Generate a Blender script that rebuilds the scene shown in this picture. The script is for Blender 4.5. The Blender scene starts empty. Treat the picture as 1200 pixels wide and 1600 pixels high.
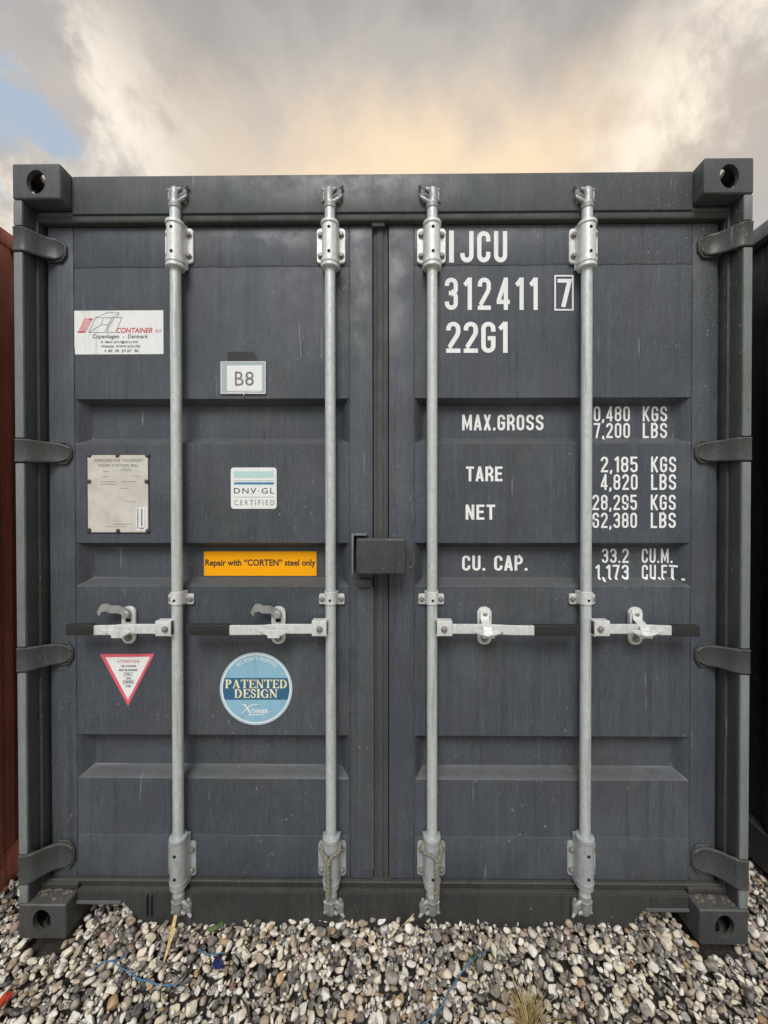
import bpy, bmesh, math, random
import numpy as np
from mathutils import Vector, Matrix, noise as mnoise

random.seed(7)
rng = np.random.default_rng(11)
PI = math.pi
S = bpy.context.scene
C = S.collection

# ------------------------------------------------------------------ camera
FPX, CAMX, CAMD, CAMZ = 620.0, 0.0242, 1.3107, 1.4472
YAW, PITCH, ROLL = 0.0090, -0.0084, 0.0008
cam = bpy.data.cameras.new('camera')
cam_o = bpy.data.objects.new('camera', cam)
C.objects.link(cam_o)
cam.sensor_fit = 'VERTICAL'
cam.sensor_height = 36.0
cam.lens = FPX / 1600.0 * 36.0
cam.clip_start = 0.02
cam.clip_end = 3000
Rm = Matrix.Rotation(YAW, 3, 'Z') @ Matrix.Rotation(PITCH, 3, 'X') @ Matrix.Rotation(ROLL, 3, 'Y')
right, fwd, up = Rm @ Vector((1, 0, 0)), Rm @ Vector((0, 1, 0)), Rm @ Vector((0, 0, 1))
M4 = Matrix.Identity(4)
for i in range(3):
    M4[i][0], M4[i][1], M4[i][2] = right[i], up[i], -fwd[i]
M4[0][3], M4[1][3], M4[2][3] = CAMX, -CAMD, CAMZ
cam_o.matrix_world = M4
S.camera = cam_o

# ------------------------------------------------------------------ sky, sun, exposure
SUN_EL, SUN_AZ = 50.0, 188.0       # the bright half of the clouded sky is behind the camera
W = bpy.data.worlds.new('World')
S.world = W
W.use_nodes = True


class NT:
    """small helper to write node trees"""
    def __init__(s, tree):
        s.t = tree

    def n(s, kind, **kw):
        nd = s.t.nodes.new(kind)
        for k, v in kw.items():
            if k == 'inp':
                for kk, vv in v.items():
                    s.set(nd, kk, vv)
            else:
                setattr(nd, k, v)
        return nd

    def set(s, nd, key, val):
        sock = nd.inputs[key]
        if hasattr(val, 'links'):
            s.t.links.new(val, sock)
        else:
            sock.default_value = val

    def math(s, op, a, b=0.0, c=0.0, clamp=False):
        nd = s.n('ShaderNodeMath', operation=op, use_clamp=clamp)
        s.set(nd, 0, a); s.set(nd, 1, b); s.set(nd, 2, c)
        return nd.outputs[0]

    def mix(s, f, a, b, blend='MIX'):
        nd = s.n('ShaderNodeMix', data_type='RGBA', blend_type=blend, clamp_factor=True)
        s.set(nd, 0, f); s.set(nd, 6, a); s.set(nd, 7, b)
        return nd.outputs[2]

    def noise(s, vec, scale, detail=3.0, rough=0.5, dist=0.0):
        nd = s.n('ShaderNodeTexNoise')
        if vec is not None:
            s.set(nd, 'Vector', vec)
        s.set(nd, 'Scale', scale); s.set(nd, 'Detail', detail); s.set(nd, 'Roughness', rough); s.set(nd, 'Distortion', dist)
        return nd.outputs[0]

    def ramp(s, v, lo, hi, a=0.0, b=1.0, smooth=True):
        nd = s.n('ShaderNodeMapRange', interpolation_type='SMOOTHSTEP' if smooth else 'LINEAR')
        s.set(nd, 0, v); s.set(nd, 1, lo); s.set(nd, 2, hi); s.set(nd, 3, a); s.set(nd, 4, b)
        return nd.outputs[0]

    def mapping(s, vec, scale=(1, 1, 1), loc=(0, 0, 0), rot=(0, 0, 0)):
        nd = s.n('ShaderNodeMapping')
        s.set(nd, 'Vector', vec); s.set(nd, 'Scale', scale); s.set(nd, 'Location', loc); s.set(nd, 'Rotation', rot)
        return nd.outputs[0]


def rgb(r, g, b):
    return (r, g, b, 1.0)


w = NT(W.node_tree)
W.node_tree.nodes.clear()
sky = w.n('ShaderNodeTexSky', sky_type='NISHITA', sun_disc=False)
sky.sun_elevation = math.radians(SUN_EL)
sky.sun_rotation = math.radians(SUN_AZ)
tc = w.n('ShaderNodeTexCoord').outputs['Generated']
sep = w.n('ShaderNodeSeparateXYZ', inp={0: tc})
dx, dy, dz = sep.outputs
dirw = w.n('ShaderNodeVectorMath', operation='ADD', inp={0: tc, 1: w.n('ShaderNodeVectorMath', operation='SCALE', inp={0: w.n('ShaderNodeTexNoise', inp={'Vector': tc, 'Scale': 2.3, 'Detail': 3.0}).outputs['Color'], 'Scale': 0.13}).outputs[0]}).outputs[0]
big = w.noise(w.mapping(dirw, (1.0, 1.0, 1.25), (0.4, 0.1, 0.2), (0, 0.2, 0)), 2.4, 6.0, 0.55, 0.0)
mid = w.noise(w.mapping(dirw, (1.0, 1.0, 1.0), (3.1, 0.2, 1.7), (0, 0.3, 0)), 5.2, 8.0, 0.6, 0.0)
fin = w.noise(w.mapping(dirw, (1.0, 1.0, 0.8), (7.3, 2.6, 0.4), (0, 0.3, 0)), 5.0, 9.0, 0.62, 0.0)
K = 10.0
GREY = rgb(0.300 * K, 0.286 * K, 0.280 * K)
PALE = rgb(0.430 * K, 0.402 * K, 0.374 * K)
COOL = rgb(0.335 * K, 0.345 * K, 0.365 * K)
GLOW = rgb(0.98 * K, 0.745 * K, 0.480 * K)
WHITE = rgb(1.00 * K, 0.900 * K, 0.740 * K)
adx = w.math('ABSOLUTE', dx)
cl = w.mix(w.ramp(big, 0.42, 0.58), GREY, PALE)
cl = w.mix(w.math('MULTIPLY', w.ramp(mid, 0.48, 0.70), 0.40), cl, PALE)
cl = w.mix(w.math('MULTIPLY', w.ramp(adx, 0.22, 0.50), w.ramp(mid, 0.62, 0.42, 0.0, 0.75)), cl, COOL)
# warm light of the low sun coming through the cloud deck behind the container
sd = w.math('ADD', w.math('SUBTRACT', dz, 0.640), w.math('MULTIPLY', w.math('SUBTRACT', mid, 0.5), 0.20))
gz = w.ramp(sd, -0.04, 0.12, 1.0, 0.0)
gx = w.ramp(w.math('ADD', w.math('ABSOLUTE', w.math('SUBTRACT', dx, 0.05)), w.math('MULTIPLY', w.math('SUBTRACT', big, 0.5), 0.30)), 0.12, 0.56, 1.0, 0.0)
gy = w.ramp(dy, 0.1, 0.45)
glow = w.math('MULTIPLY', w.math('MULTIPLY', gz, gx), gy)
wide = w.math('MULTIPLY', w.ramp(dz, 0.55, 0.85, 1.0, 0.0), w.ramp(dy, -0.2, 0.6))
cl = w.mix(w.math('MULTIPLY', wide, 0.28), cl, rgb(0.74 * K, 0.61 * K, 0.49 * K))
cl = w.mix(w.math('MULTIPLY', glow, 0.85), cl, GLOW)
# bright torn cloud edges and a few blue gaps
edge = w.math('MULTIPLY', w.ramp(fin, 0.45, 0.63), w.math('MULTIPLY', w.math('MULTIPLY', w.ramp(adx, 0.26, 0.50), w.ramp(dz, 0.80, 0.64)), 0.85))
cl = w.mix(edge, cl, WHITE)
gap = w.math('MULTIPLY', w.ramp(w.noise(w.mapping(dirw, (1.0, 1.0, 1.3), (0.9, 5.2, 2.4)), 4.4, 6.0, 0.55, 0.0), 0.50, 0.60), w.ramp(dx, -0.42, -0.50))
blue = w.mix(0.8, sky.outputs[0], rgb(0.40 * K, 0.50 * K, 0.60 * K))
cl = w.mix(w.math('MULTIPLY', gap, 0.85), cl, blue)
full = w.mix(0.94, sky.outputs[0], cl)
bg = w.n('ShaderNodeBackground', inp={0: full, 1: 0.072})
wo = w.n('ShaderNodeOutputWorld')
W.node_tree.links.new(bg.outputs[0], wo.inputs[0])

sun = bpy.data.lights.new('sun', 'SUN')
sun.energy = 1.5
sun.angle = math.radians(28)
sun.color = (1.0, 0.985, 0.96)
sun_o = bpy.data.objects.new('sun', sun)
C.objects.link(sun_o)
az, el = math.radians(SUN_AZ), math.radians(SUN_EL)
sdir = Vector((math.sin(az) * math.cos(el), math.cos(az) * math.cos(el), math.sin(el)))
sun_o.rotation_euler = sdir.to_track_quat('Z', 'Y').to_euler()
sun_o.location = sdir * 30

S.view_settings.view_transform = 'Standard'
S.view_settings.look = 'None'
S.view_settings.exposure = 0.82
S.view_settings.gamma = 1.0
S.view_settings.use_curve_mapping = False
S.cycles.max_bounces = 8
S.cycles.use_denoising = True


# ------------------------------------------------------------------ measuring helper: a sight line of the photograph met with the plane y = Y
def at(px, py, Y):
    d = right * ((px - 600.0) / FPX) + fwd - up * ((py - 800.0) / FPX)
    t = (Y + CAMD) / d.y
    return CAMX + d.x * t, CAMZ + d.z * t


def X(px, Y, py=800):
    return at(px, py, Y)[0]


def Z(py, Y, px=600):
    return at(px, py, Y)[1]


# ------------------------------------------------------------------ materials
def new_mat(name):
    m = bpy.data.materials.new(name)
    m.use_nodes = True
    nt = NT(m.node_tree)
    b = m.node_tree.nodes['Principled BSDF']
    pos = nt.n('ShaderNodeNewGeometry').outputs['Position']
    return m, nt, b, pos


def simple(name, col, rough=0.6, metal=0.0, var=0.15, scale=40, spec=0.5):
    m, nt, b, pos = new_mat(name)
    nz = nt.noise(pos, scale, 4)
    dark = tuple(c * (1 - var) for c in col) + (1,)
    lite = tuple(min(1, c * (1 + var)) for c in col) + (1,)
    nt.set(b, 'Base Color', nt.mix(nt.ramp(nz, 0.3, 0.7), dark, lite))
    b.inputs['Roughness'].default_value = rough
    b.inputs['Metallic'].default_value = metal
    b.inputs['Specular IOR Level'].default_value = spec
    return m


def paint(name, a, b2, dirt, speck=1.0, dust=0.5, rough=0.48, dent=0.5, streak=0.5):
    m, nt, b, pos = new_mat(name)
    big = nt.noise(pos, 2.3, 4, 0.55)
    col = nt.mix(nt.ramp(big, 0.34, 0.66), rgb(*a), rgb(*b2))
    # run marks left by rain
    st = nt.noise(nt.mapping(pos, (55, 55, 1.1)), 1.0, 4, 0.6)
    col = nt.mix(nt.math('MULTIPLY', nt.ramp(st, 0.48, 0.72), streak * 0.55), col, rgb(a[0] * 1.75 + .012, a[1] * 1.7 + .011, a[2] * 1.55 + .010))
    st2 = nt.noise(nt.mapping(pos, (26, 26, 0.8), (3, 1, 5)), 1.0, 3, 0.6)
    col = nt.mix(nt.math('MULTIPLY', nt.ramp(st2, 0.52, 0.75), streak * 0.7), col, rgb(a[0] * .55, a[1] * .53, a[2] * .52))
    # brown film
    fl = nt.noise(nt.mapping(pos, (1, 1, 0.6), (9, 2, 1)), 4.2, 6, 0.62)
    col = nt.mix(nt.math('MULTIPLY', nt.ramp(fl, 0.50, 0.74), 0.55), col, rgb(*dirt))
    # greenish grey film in big soft blotches with torn edges
    gf = nt.noise(nt.mapping(pos, (1, 1, .75), (5, 6, 2)), 2.6, 8, 0.68, 0.4)
    col = nt.mix(nt.math('MULTIPLY', nt.ramp(gf, 0.50, 0.62), 0.55), col, rgb(a[0] * .80, a[1] * .82, a[2] * .66))
    # darker runs that start at seams and fittings
    rn = nt.noise(nt.mapping(pos, (17, 17, 0.55), (1, 4, 8)), 1.0, 5, 0.7)
    col = nt.mix(nt.math('MULTIPLY', nt.ramp(rn, 0.55, 0.68), streak * 0.6), col, rgb(a[0] * .50, a[1] * .48, a[2] * .44))
    # fine chalky mottling
    mo = nt.noise(pos, 210, 3, 0.7)
    col = nt.mix(nt.math('MULTIPLY', nt.ramp(mo, 0.55, 0.75), 0.30), col, rgb(a[0] * 2.2 + .02, a[1] * 2.2 + .02, a[2] * 2.1 + .02))
    # splashes: light specks of two sizes
    for sc, lo_, hi_, mul, msc, mo_ in ((150, 0.66, 0.74, 0.75, 1.5, 0), (62, 0.70, 0.75, 0.55, 2.4, 4), (300, 0.63, 0.72, 0.45, 3.1, 8)):
        sp = nt.ramp(nt.noise(nt.mapping(pos, (1, 1, 0.8), (sc * .1, 0, 0)), sc, 2, 0.5), lo_, hi_)
        where = nt.ramp(nt.noise(nt.mapping(pos, (1, 1, 1), (mo_, 1, 2)), msc, 4, 0.65), 0.48, 0.66, 0.02, 1.0)
        col = nt.mix(nt.math('MULTIPLY', nt.math('MULTIPLY', sp, where), mul * speck), col, rgb(.40, .39, .37))
    # rubbed hair-fine vertical grain
    gr = nt.noise(nt.mapping(pos, (330, 330, 24)), 1.0, 2, 0.6)
    col = nt.mix(nt.math('MULTIPLY', nt.ramp(gr, .52, .70), .30), col, rgb(a[0] * 1.9 + .01, a[1] * 1.9 + .01, a[2] * 1.85 + .01))
    col = nt.mix(nt.math('MULTIPLY', nt.ramp(gr, .46, .30), .35), col, rgb(a[0] * .5, a[1] * .5, a[2] * .5))
    tint = nt.noise(nt.mapping(pos, (1, 1, .8), (2, 8, 3)), 6.5, 3, .5)
    col = nt.mix(nt.math('MULTIPLY', nt.ramp(tint, .54, .70), .5), col, rgb(a[0] * 1.12, a[1] * 1.0, a[2] * 1.04))
    col = nt.mix(nt.math('MULTIPLY', nt.ramp(tint, .46, .32), .5), col, rgb(a[0] * .92, a[1] * 1.06, a[2] * .96))
    vo = nt.n('ShaderNodeTexVoronoi', feature='F1', inp={'Scale': 13, 'Vector': nt.mapping(pos, (1, 1, 1), (3.3, 0, .4))})
    cell = nt.n('ShaderNodeSeparateColor', inp={0: vo.outputs['Color']}).outputs[1]
    dot = nt.ramp(vo.outputs['Distance'], 0.03, 0.055, 1.0, 0.0)
    col = nt.mix(nt.math('MULTIPLY', nt.math('MULTIPLY', dot, nt.math('LESS_THAN', cell, 0.10)), 0.8), col, rgb(.012, .011, .010))
    for rt, of_, c_ in ((.55, 0, (.30, .30, .29)), (-.35, 7, (.020, .018, .016))):
        scr = nt.noise(nt.mapping(pos, (95, 30, 4.0), (of_, 0, of_), (0, rt, 0)), 1.0, 1, .5)
        whr = nt.ramp(nt.noise(nt.mapping(pos, (1, 1, 1), (of_, 3, 1)), 5.0, 2, .5), .58, .66)
        col = nt.mix(nt.math('MULTIPLY', nt.math('MULTIPLY', nt.ramp(scr, .715, .745), whr), .45), col, rgb(*c_))
    # dust settled on ledges
    nz = nt.n('ShaderNodeSeparateXYZ', inp={0: nt.n('ShaderNodeNewGeometry').outputs['Normal']}).outputs[2]
    du = nt.math('MULTIPLY', nt.ramp(nz, 0.10, 0.65), nt.ramp(nt.noise(pos, 38, 5, 0.65), 0.25, 0.7, 0.35, 1.0))
    col = nt.mix(nt.math('MULTIPLY', du, dust), col, rgb(.094, .092, .080))
    nt.set(b, 'Base Color', col)
    nt.set(b, 'Roughness', nt.ramp(nt.noise(pos, 11, 5, 0.6), 0.3, 0.7, rough - 0.08, rough + 0.16))
    b.inputs['Specular IOR Level'].default_value = 0.42
    h = nt.math('ADD', nt.math('MULTIPLY', nt.noise(nt.mapping(pos, (1, 1, .55)), 5.5, 2, 0.4), 1.6 * dent), nt.math('MULTIPLY', nt.noise(pos, 330, 3, 0.6), 0.03))
    h = nt.math('ADD', h, nt.math('MULTIPLY', nt.noise(nt.mapping(pos, (90, 90, 6)), 1, 3, 0.6), 0.035))
    bp = nt.n('ShaderNodeBump', inp={'Strength': 0.55, 'Distance': 0.010, 'Height': h})
    nt.set(b, 'Normal', bp.outputs[0])
    return m


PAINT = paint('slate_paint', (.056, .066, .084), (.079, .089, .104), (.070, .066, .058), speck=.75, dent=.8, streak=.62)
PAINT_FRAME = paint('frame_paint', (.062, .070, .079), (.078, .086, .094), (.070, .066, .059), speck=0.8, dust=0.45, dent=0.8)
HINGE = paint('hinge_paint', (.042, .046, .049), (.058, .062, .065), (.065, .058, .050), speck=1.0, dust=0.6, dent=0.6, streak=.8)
PAINT_PALE = paint('pale_frame_paint', (.150, .172, .180), (.195, .215, .222), (.090, .088, .080), speck=0.5, dust=0.4, dent=0.2)  # paler grey variant of the frame paint
RUBBER = paint('rubber_seal', (.054, .055, .056), (.076, .076, .076), (.066, .061, .054), speck=0.4, dust=0.4, rough=0.7, dent=0.3, streak=0.8)
GRIME = paint('grimy_paint', (.031, .032, .032), (.044, .044, .043), (.046, .041, .036), speck=0.6, dust=0.55, rough=0.6, dent=0.3, streak=0.9)
RED = paint('rust_red_paint', (.46, .150, .105), (.30, .085, .055), (.24, .115, .065), speck=0.8, dust=0.3, rough=0.55, dent=0.6, streak=0.9)
NAVY = paint('dark_navy_paint', (.018, .020, .027), (.024, .026, .033), (.022, .020, .018), speck=0.7, dust=0.5, dent=0.5)


def galv(name, base, metal=0.55, rough=0.42, grime=0.5):
    m, nt, b, pos = new_mat(name)
    vo = nt.n('ShaderNodeTexVoronoi', feature='F1', inp={'Scale': 120, 'Vector': nt.mapping(pos, (1, 1, .6))})
    cell = nt.n('ShaderNodeSeparateColor', inp={0: vo.outputs['Color']}).outputs[0]
    lo = tuple(c * 0.91 for c in base) + (1,)
    hi = tuple(min(1, c * 1.07) for c in base) + (1,)
    col = nt.mix(cell, lo, hi)
    st = nt.noise(nt.mapping(pos, (60, 60, 3)), 1, 4, .65)
    col = nt.mix(nt.math('MULTIPLY', nt.ramp(st, .50, .72), grime), col, rgb(.20, .20, .18))
    sp = nt.noise(pos, 150, 4, .7)
    col = nt.mix(nt.math('MULTIPLY', nt.ramp(sp, .62, .74), grime), col, rgb(.10, .09, .075))
    nt.set(b, 'Base Color', col)
    b.inputs['Metallic'].default_value = metal
    nt.set(b, 'Roughness', nt.ramp(nt.noise(pos, 55, 4), .3, .7, rough - .07, rough + .14))
    bp = nt.n('ShaderNodeBump', inp={'Strength': .35, 'Distance': .002, 'Height': nt.noise(pos, 170, 3, .6)})
    nt.set(b, 'Normal', bp.outputs[0])
    return m


GALV = galv('galvanised_steel', (.56, .605, .60), metal=.3, rough=.40, grime=.42)
GALV_W = galv('zinc_white_steel', (.70, .72, .71), metal=.25, rough=.42, grime=.22)
GALV_L = galv('grey_zinc', (.42, .45, .455), metal=.3, rough=.42, grime=.25)
GALV_D = galv('weathered_zinc', (.36, .37, .37), metal=.5, rough=.5, grime=.7)
BOLT = galv('bolt_steel', (.29, .275, .255), metal=.5, rough=.45, grime=.6)
GRIP = simple('black_grip', (.018, .018, .019), .55, var=.3, scale=120)
BLACK = simple('black_void', (.006, .006, .006), .8)

def worn(name, col, rough=.5, grime=.35, chip=0.0, spec=.3):
    m, nt, b, pos = new_mat(name)
    g1 = nt.noise(nt.mapping(pos, (34, 34, 4)), 1, 5, .65)
    c_ = nt.mix(nt.math('MULTIPLY', nt.ramp(g1, .47, .72), grime), rgb(*col), rgb(col[0] * .45 + .02, col[1] * .43 + .02, col[2] * .40 + .02))
    g2 = nt.noise(pos, 75, 5, .7)
    c_ = nt.mix(nt.math('MULTIPLY', nt.ramp(g2, .60, .75), grime * .9), c_, rgb(col[0] * .5, col[1] * .5, col[2] * .46))
    g3 = nt.noise(pos, 210, 3, .6)
    c_ = nt.mix(nt.math('MULTIPLY', nt.ramp(g3, .66, .72), .6), c_, rgb(.20, .19, .17))
    if chip:
        c_ = nt.mix(nt.math('MULTIPLY', nt.ramp(nt.noise(pos, 130, 4, .7), .66, .72), chip), c_, rgb(.07, .08, .09))
    nt.set(b, 'Base Color', c_)
    nt.set(b, 'Roughness', nt.ramp(g2, .3, .7, rough - .1, rough + .15))
    b.inputs['Specular IOR Level'].default_value = spec
    nt.set(b, 'Normal', nt.n('ShaderNodeBump', inp={'Strength': .3, 'Distance': .004, 'Height': nt.noise(pos, 28, 3, .5)}).outputs[0])
    return m


VINYL = worn('white_vinyl', (.81, .83, .83), .45, .28)
PAINTW = worn('stencil_white', (.84, .86, .86), .55, .22, .40)
INK = simple('black_ink', (.020, .020, .022), .6)
INKGREY = simple('grey_ink', (.17, .17, .18), .6)
INKRED = simple('faded_red_ink', (.55, .085, .10), .6, var=.25, scale=500)
INKPINK = simple('pale_red_ink', (.66, .36, .37), .6, var=.3, scale=500)
ORANGE = worn('orange_vinyl', (.97, .42, .001), .5, .12, 0, .2)
PINK = simple('signal_pink', (.72, .115, .16), .5, var=.08, scale=60)
SKYBLUE = worn('light_blue_vinyl', (.26, .48, .62), .5, .25)
DEEPBLUE = simple('deep_blue_vinyl', (.035, .125, .23), .45, var=.06, scale=60)
STRIPEBLUE = simple('stripe_blue', (.04, .19, .40), .5)
TEAL = simple('pale_teal', (.46, .68, .67), .5, var=.2, scale=600)
GREENINK = simple('green_ink', (.35, .52, .42), .5)
CREAM = simple('cream_ink', (.82, .78, .52), .5)
TAPE = simple('black_tape', (.055, .053, .050), .6, var=.2, scale=70)
ROPE = simple('dirty_cord', (.20, .19, .145), .9, var=.45, scale=260)
TWINE = simple('blue_twine', (.055, .165, .29), .6, var=.3, scale=200)
BLUEPLASTIC = simple('blue_plastic', (.012, .020, .085), .3, var=.35, scale=60)
STRAW = simple('straw', (.52, .39, .17), .7, var=.25, scale=90)
DRYGRASS = simple('dry_grass', (.36, .27, .11), .8, var=.4, scale=50)
GREEN = simple('weed_green', (.055, .105, .025), .6, var=.35, scale=80)
REDBIT = simple('red_plastic', (.38, .045, .02), .5, var=.3, scale=60)
TWIG = simple('dark_twig', (.035, .026, .02), .8, var=.3, scale=90)


def plate_mat():
    m, nt, b, pos = new_mat('data_plate_metal')
    n1 = nt.noise(pos, 22, 4)
    col = nt.mix(nt.ramp(n1, .3, .7), rgb(.60, .58, .515), rgb(.70, .685, .62))
    col = nt.mix(nt.math('MULTIPLY', nt.ramp(nt.noise(nt.mapping(pos, (1, 1, 1), (4, 0, 0)), 14, 3), .5, .7), .4), col, rgb(.52, .42, .34))
    ln = nt.noise(nt.mapping(pos, (140, 1, 330)), 1, 3, .6)
    col = nt.mix(nt.math('MULTIPLY', nt.ramp(ln, .58, .70), .45), col, rgb(.30, .29, .26))
    nt.set(b, 'Base Color', col)
    b.inputs['Metallic'].default_value = .25
    b.inputs['Roughness'].default_value = .45
    bp = nt.n('ShaderNodeBump', inp={'Strength': .5, 'Distance': .001, 'Height': ln})
    nt.set(b, 'Normal', bp.outputs[0])
    return m


PLATE = plate_mat()


def holder_mat():
    m, nt, b, pos = new_mat('clear_holder')
    b.inputs['Base Color'].default_value = (.62, .74, .80, 1)
    b.inputs['Roughness'].default_value = .18
    b.inputs['Transmission Weight'].default_value = .35
    return m


HOLDER = holder_mat()


# ------------------------------------------------------------------ mesh building
class G:
    def __init__(s):
        s.b = bmesh.new()

    def box(s, x0, x1, y0, y1, z0, z1, bev=0.0, seg=2):
        r = bmesh.ops.create_cube(s.b, size=1.0)
        vs = r['verts']
        for q in vs:
            q.co = Vector(((x0 + x1) / 2 + q.co.x * (x1 - x0), (y0 + y1) / 2 + q.co.y * (y1 - y0), (z0 + z1) / 2 + q.co.z * (z1 - z0)))
        if bev > 0:
            es = list({e for q in vs for e in q.link_edges})
            bmesh.ops.bevel(s.b, geom=es, offset=bev, segments=seg, affect='EDGES', profile=0.6)
        return s

    def prism(s, poly, y0, y1, bev=0.0, seg=2):
        """poly: (x, z) outline seen from the front, extruded along y"""
        a = [s.b.verts.new((p[0], y0, p[1])) for p in poly]
        c = [s.b.verts.new((p[0], y1, p[1])) for p in poly]
        n = len(poly)
        fs = [s.b.faces.new(a), s.b.faces.new(c[::-1])]
        for i in range(n):
            fs.append(s.b.faces.new((a[i], c[i], c[(i + 1) % n], a[(i + 1) % n])))
        bmesh.ops.recalc_face_normals(s.b, faces=fs)
        if bev > 0:
            bmesh.ops.bevel(s.b, geom=[e for e in fs[0].edges], offset=bev, segments=seg, affect='EDGES')
        return s

    def plan(s, poly, z0, z1, bev=0.0, seg=2):
        """poly: (x, y) outline seen from above, extruded along z"""
        a = [s.b.verts.new((p[0], p[1], z0)) for p in poly]
        c = [s.b.verts.new((p[0], p[1], z1)) for p in poly]
        n = len(poly)
        fs = [s.b.faces.new(a), s.b.faces.new(c[::-1])]
        for i in range(n):
            fs.append(s.b.faces.new((a[i], c[i], c[(i + 1) % n], a[(i + 1) % n])))
        bmesh.ops.recalc_face_normals(s.b, faces=fs)
        if bev > 0:
            es = list(set(list(fs[0].edges) + list(fs[1].edges)))
            bmesh.ops.bevel(s.b, geom=es, offset=bev, segments=seg, affect='EDGES')
        return s

    def tube(s, pts, rad, n=12, flat=1.0, cap=True):
        pts = [Vector(p) for p in pts]
        if not hasattr(rad, '__len__'):
            rad = [rad] * len(pts)
        rings = []
        t0 = (pts[1] - pts[0]).normalized()
        ref = Vector((0, 0, 1)) if abs(t0.z) < 0.9 else Vector((1, 0, 0))
        nrm = (ref - t0 * ref.dot(t0)).normalized()
        for i, p in enumerate(pts):
            t = (pts[min(i + 1, len(pts) - 1)] - pts[max(i - 1, 0)])
            t = t.normalized() if t.length > 1e-9 else t0
            nrm = (nrm - t * nrm.dot(t)).normalized()
            bi = t.cross(nrm)
            rings.append([s.b.verts.new(p + (nrm * math.cos(2 * PI * k / n) + bi * math.sin(2 * PI * k / n) * flat) * rad[i]) for k in range(n)])
        for i in range(len(rings) - 1):
            for k in range(n):
                s.b.faces.new((rings[i][k], rings[i][(k + 1) % n], rings[i + 1][(k + 1) % n], rings[i + 1][k]))
        if cap:
            s.b.faces.new(rings[0][::-1])
            s.b.faces.new(rings[-1])
        return s

    def xform(s, M, verts=None):
        bmesh.ops.transform(s.b, matrix=M, verts=verts or s.b.verts[:])
        return s

    def build(s, name, mat, parent=None, angle=32, loc=None):
        bmesh.ops.recalc_face_normals(s.b, faces=s.b.faces[:])
        me = bpy.data.meshes.new(name)
        s.b.to_mesh(me)
        s.b.free()
        return link(name, me, mat, parent, angle, loc)


def link(name, me, mat, parent=None, angle=32, loc=None):
    if len(me.polygons):
        me.polygons.foreach_set('use_smooth', [True] * len(me.polygons))
        me.set_sharp_from_angle(angle=math.radians(angle))
    if not me.materials:
        me.materials.append(mat)
    o = bpy.data.objects.new(name, me)
    C.objects.link(o)
    if parent:
        o.parent = parent
    if loc is not None:
        o.location = loc
    return o


def inst(name, me, parent, loc, rot=(0, 0, 0), scale=(1, 1, 1)):
    o = bpy.data.objects.new(name, me)
    C.objects.link(o)
    o.parent = parent
    o.location, o.rotation_euler, o.scale = loc, rot, scale
    return o


def thing(name, label, cat, loc=(0, 0, 0), group=None):
    o = bpy.data.objects.new(name, None)
    C.objects.link(o)
    o.location = loc
    o.empty_display_size = 0.1
    o['label'], o['category'] = label, cat
    if group:
        o['group'] = group
    return o


def tag(o, label, cat, group=None, kind=None):
    o['label'] = label
    if cat:
        o['category'] = cat
    if group:
        o['group'] = group
    if kind:
        o['kind'] = kind
    return o


def rrect(x0, x1, z0, z1, r, n=5):
    out = []
    for cx, cz, a in ((x1 - r, z1 - r, 0), (x0 + r, z1 - r, 90), (x0 + r, z0 + r, 180), (x1 - r, z0 + r, 270)):
        for k in range(n + 1):
            t = math.radians(a + 90 * k / n)
            out.append((cx + r * math.cos(t), cz + r * math.sin(t)))
    return out


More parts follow.
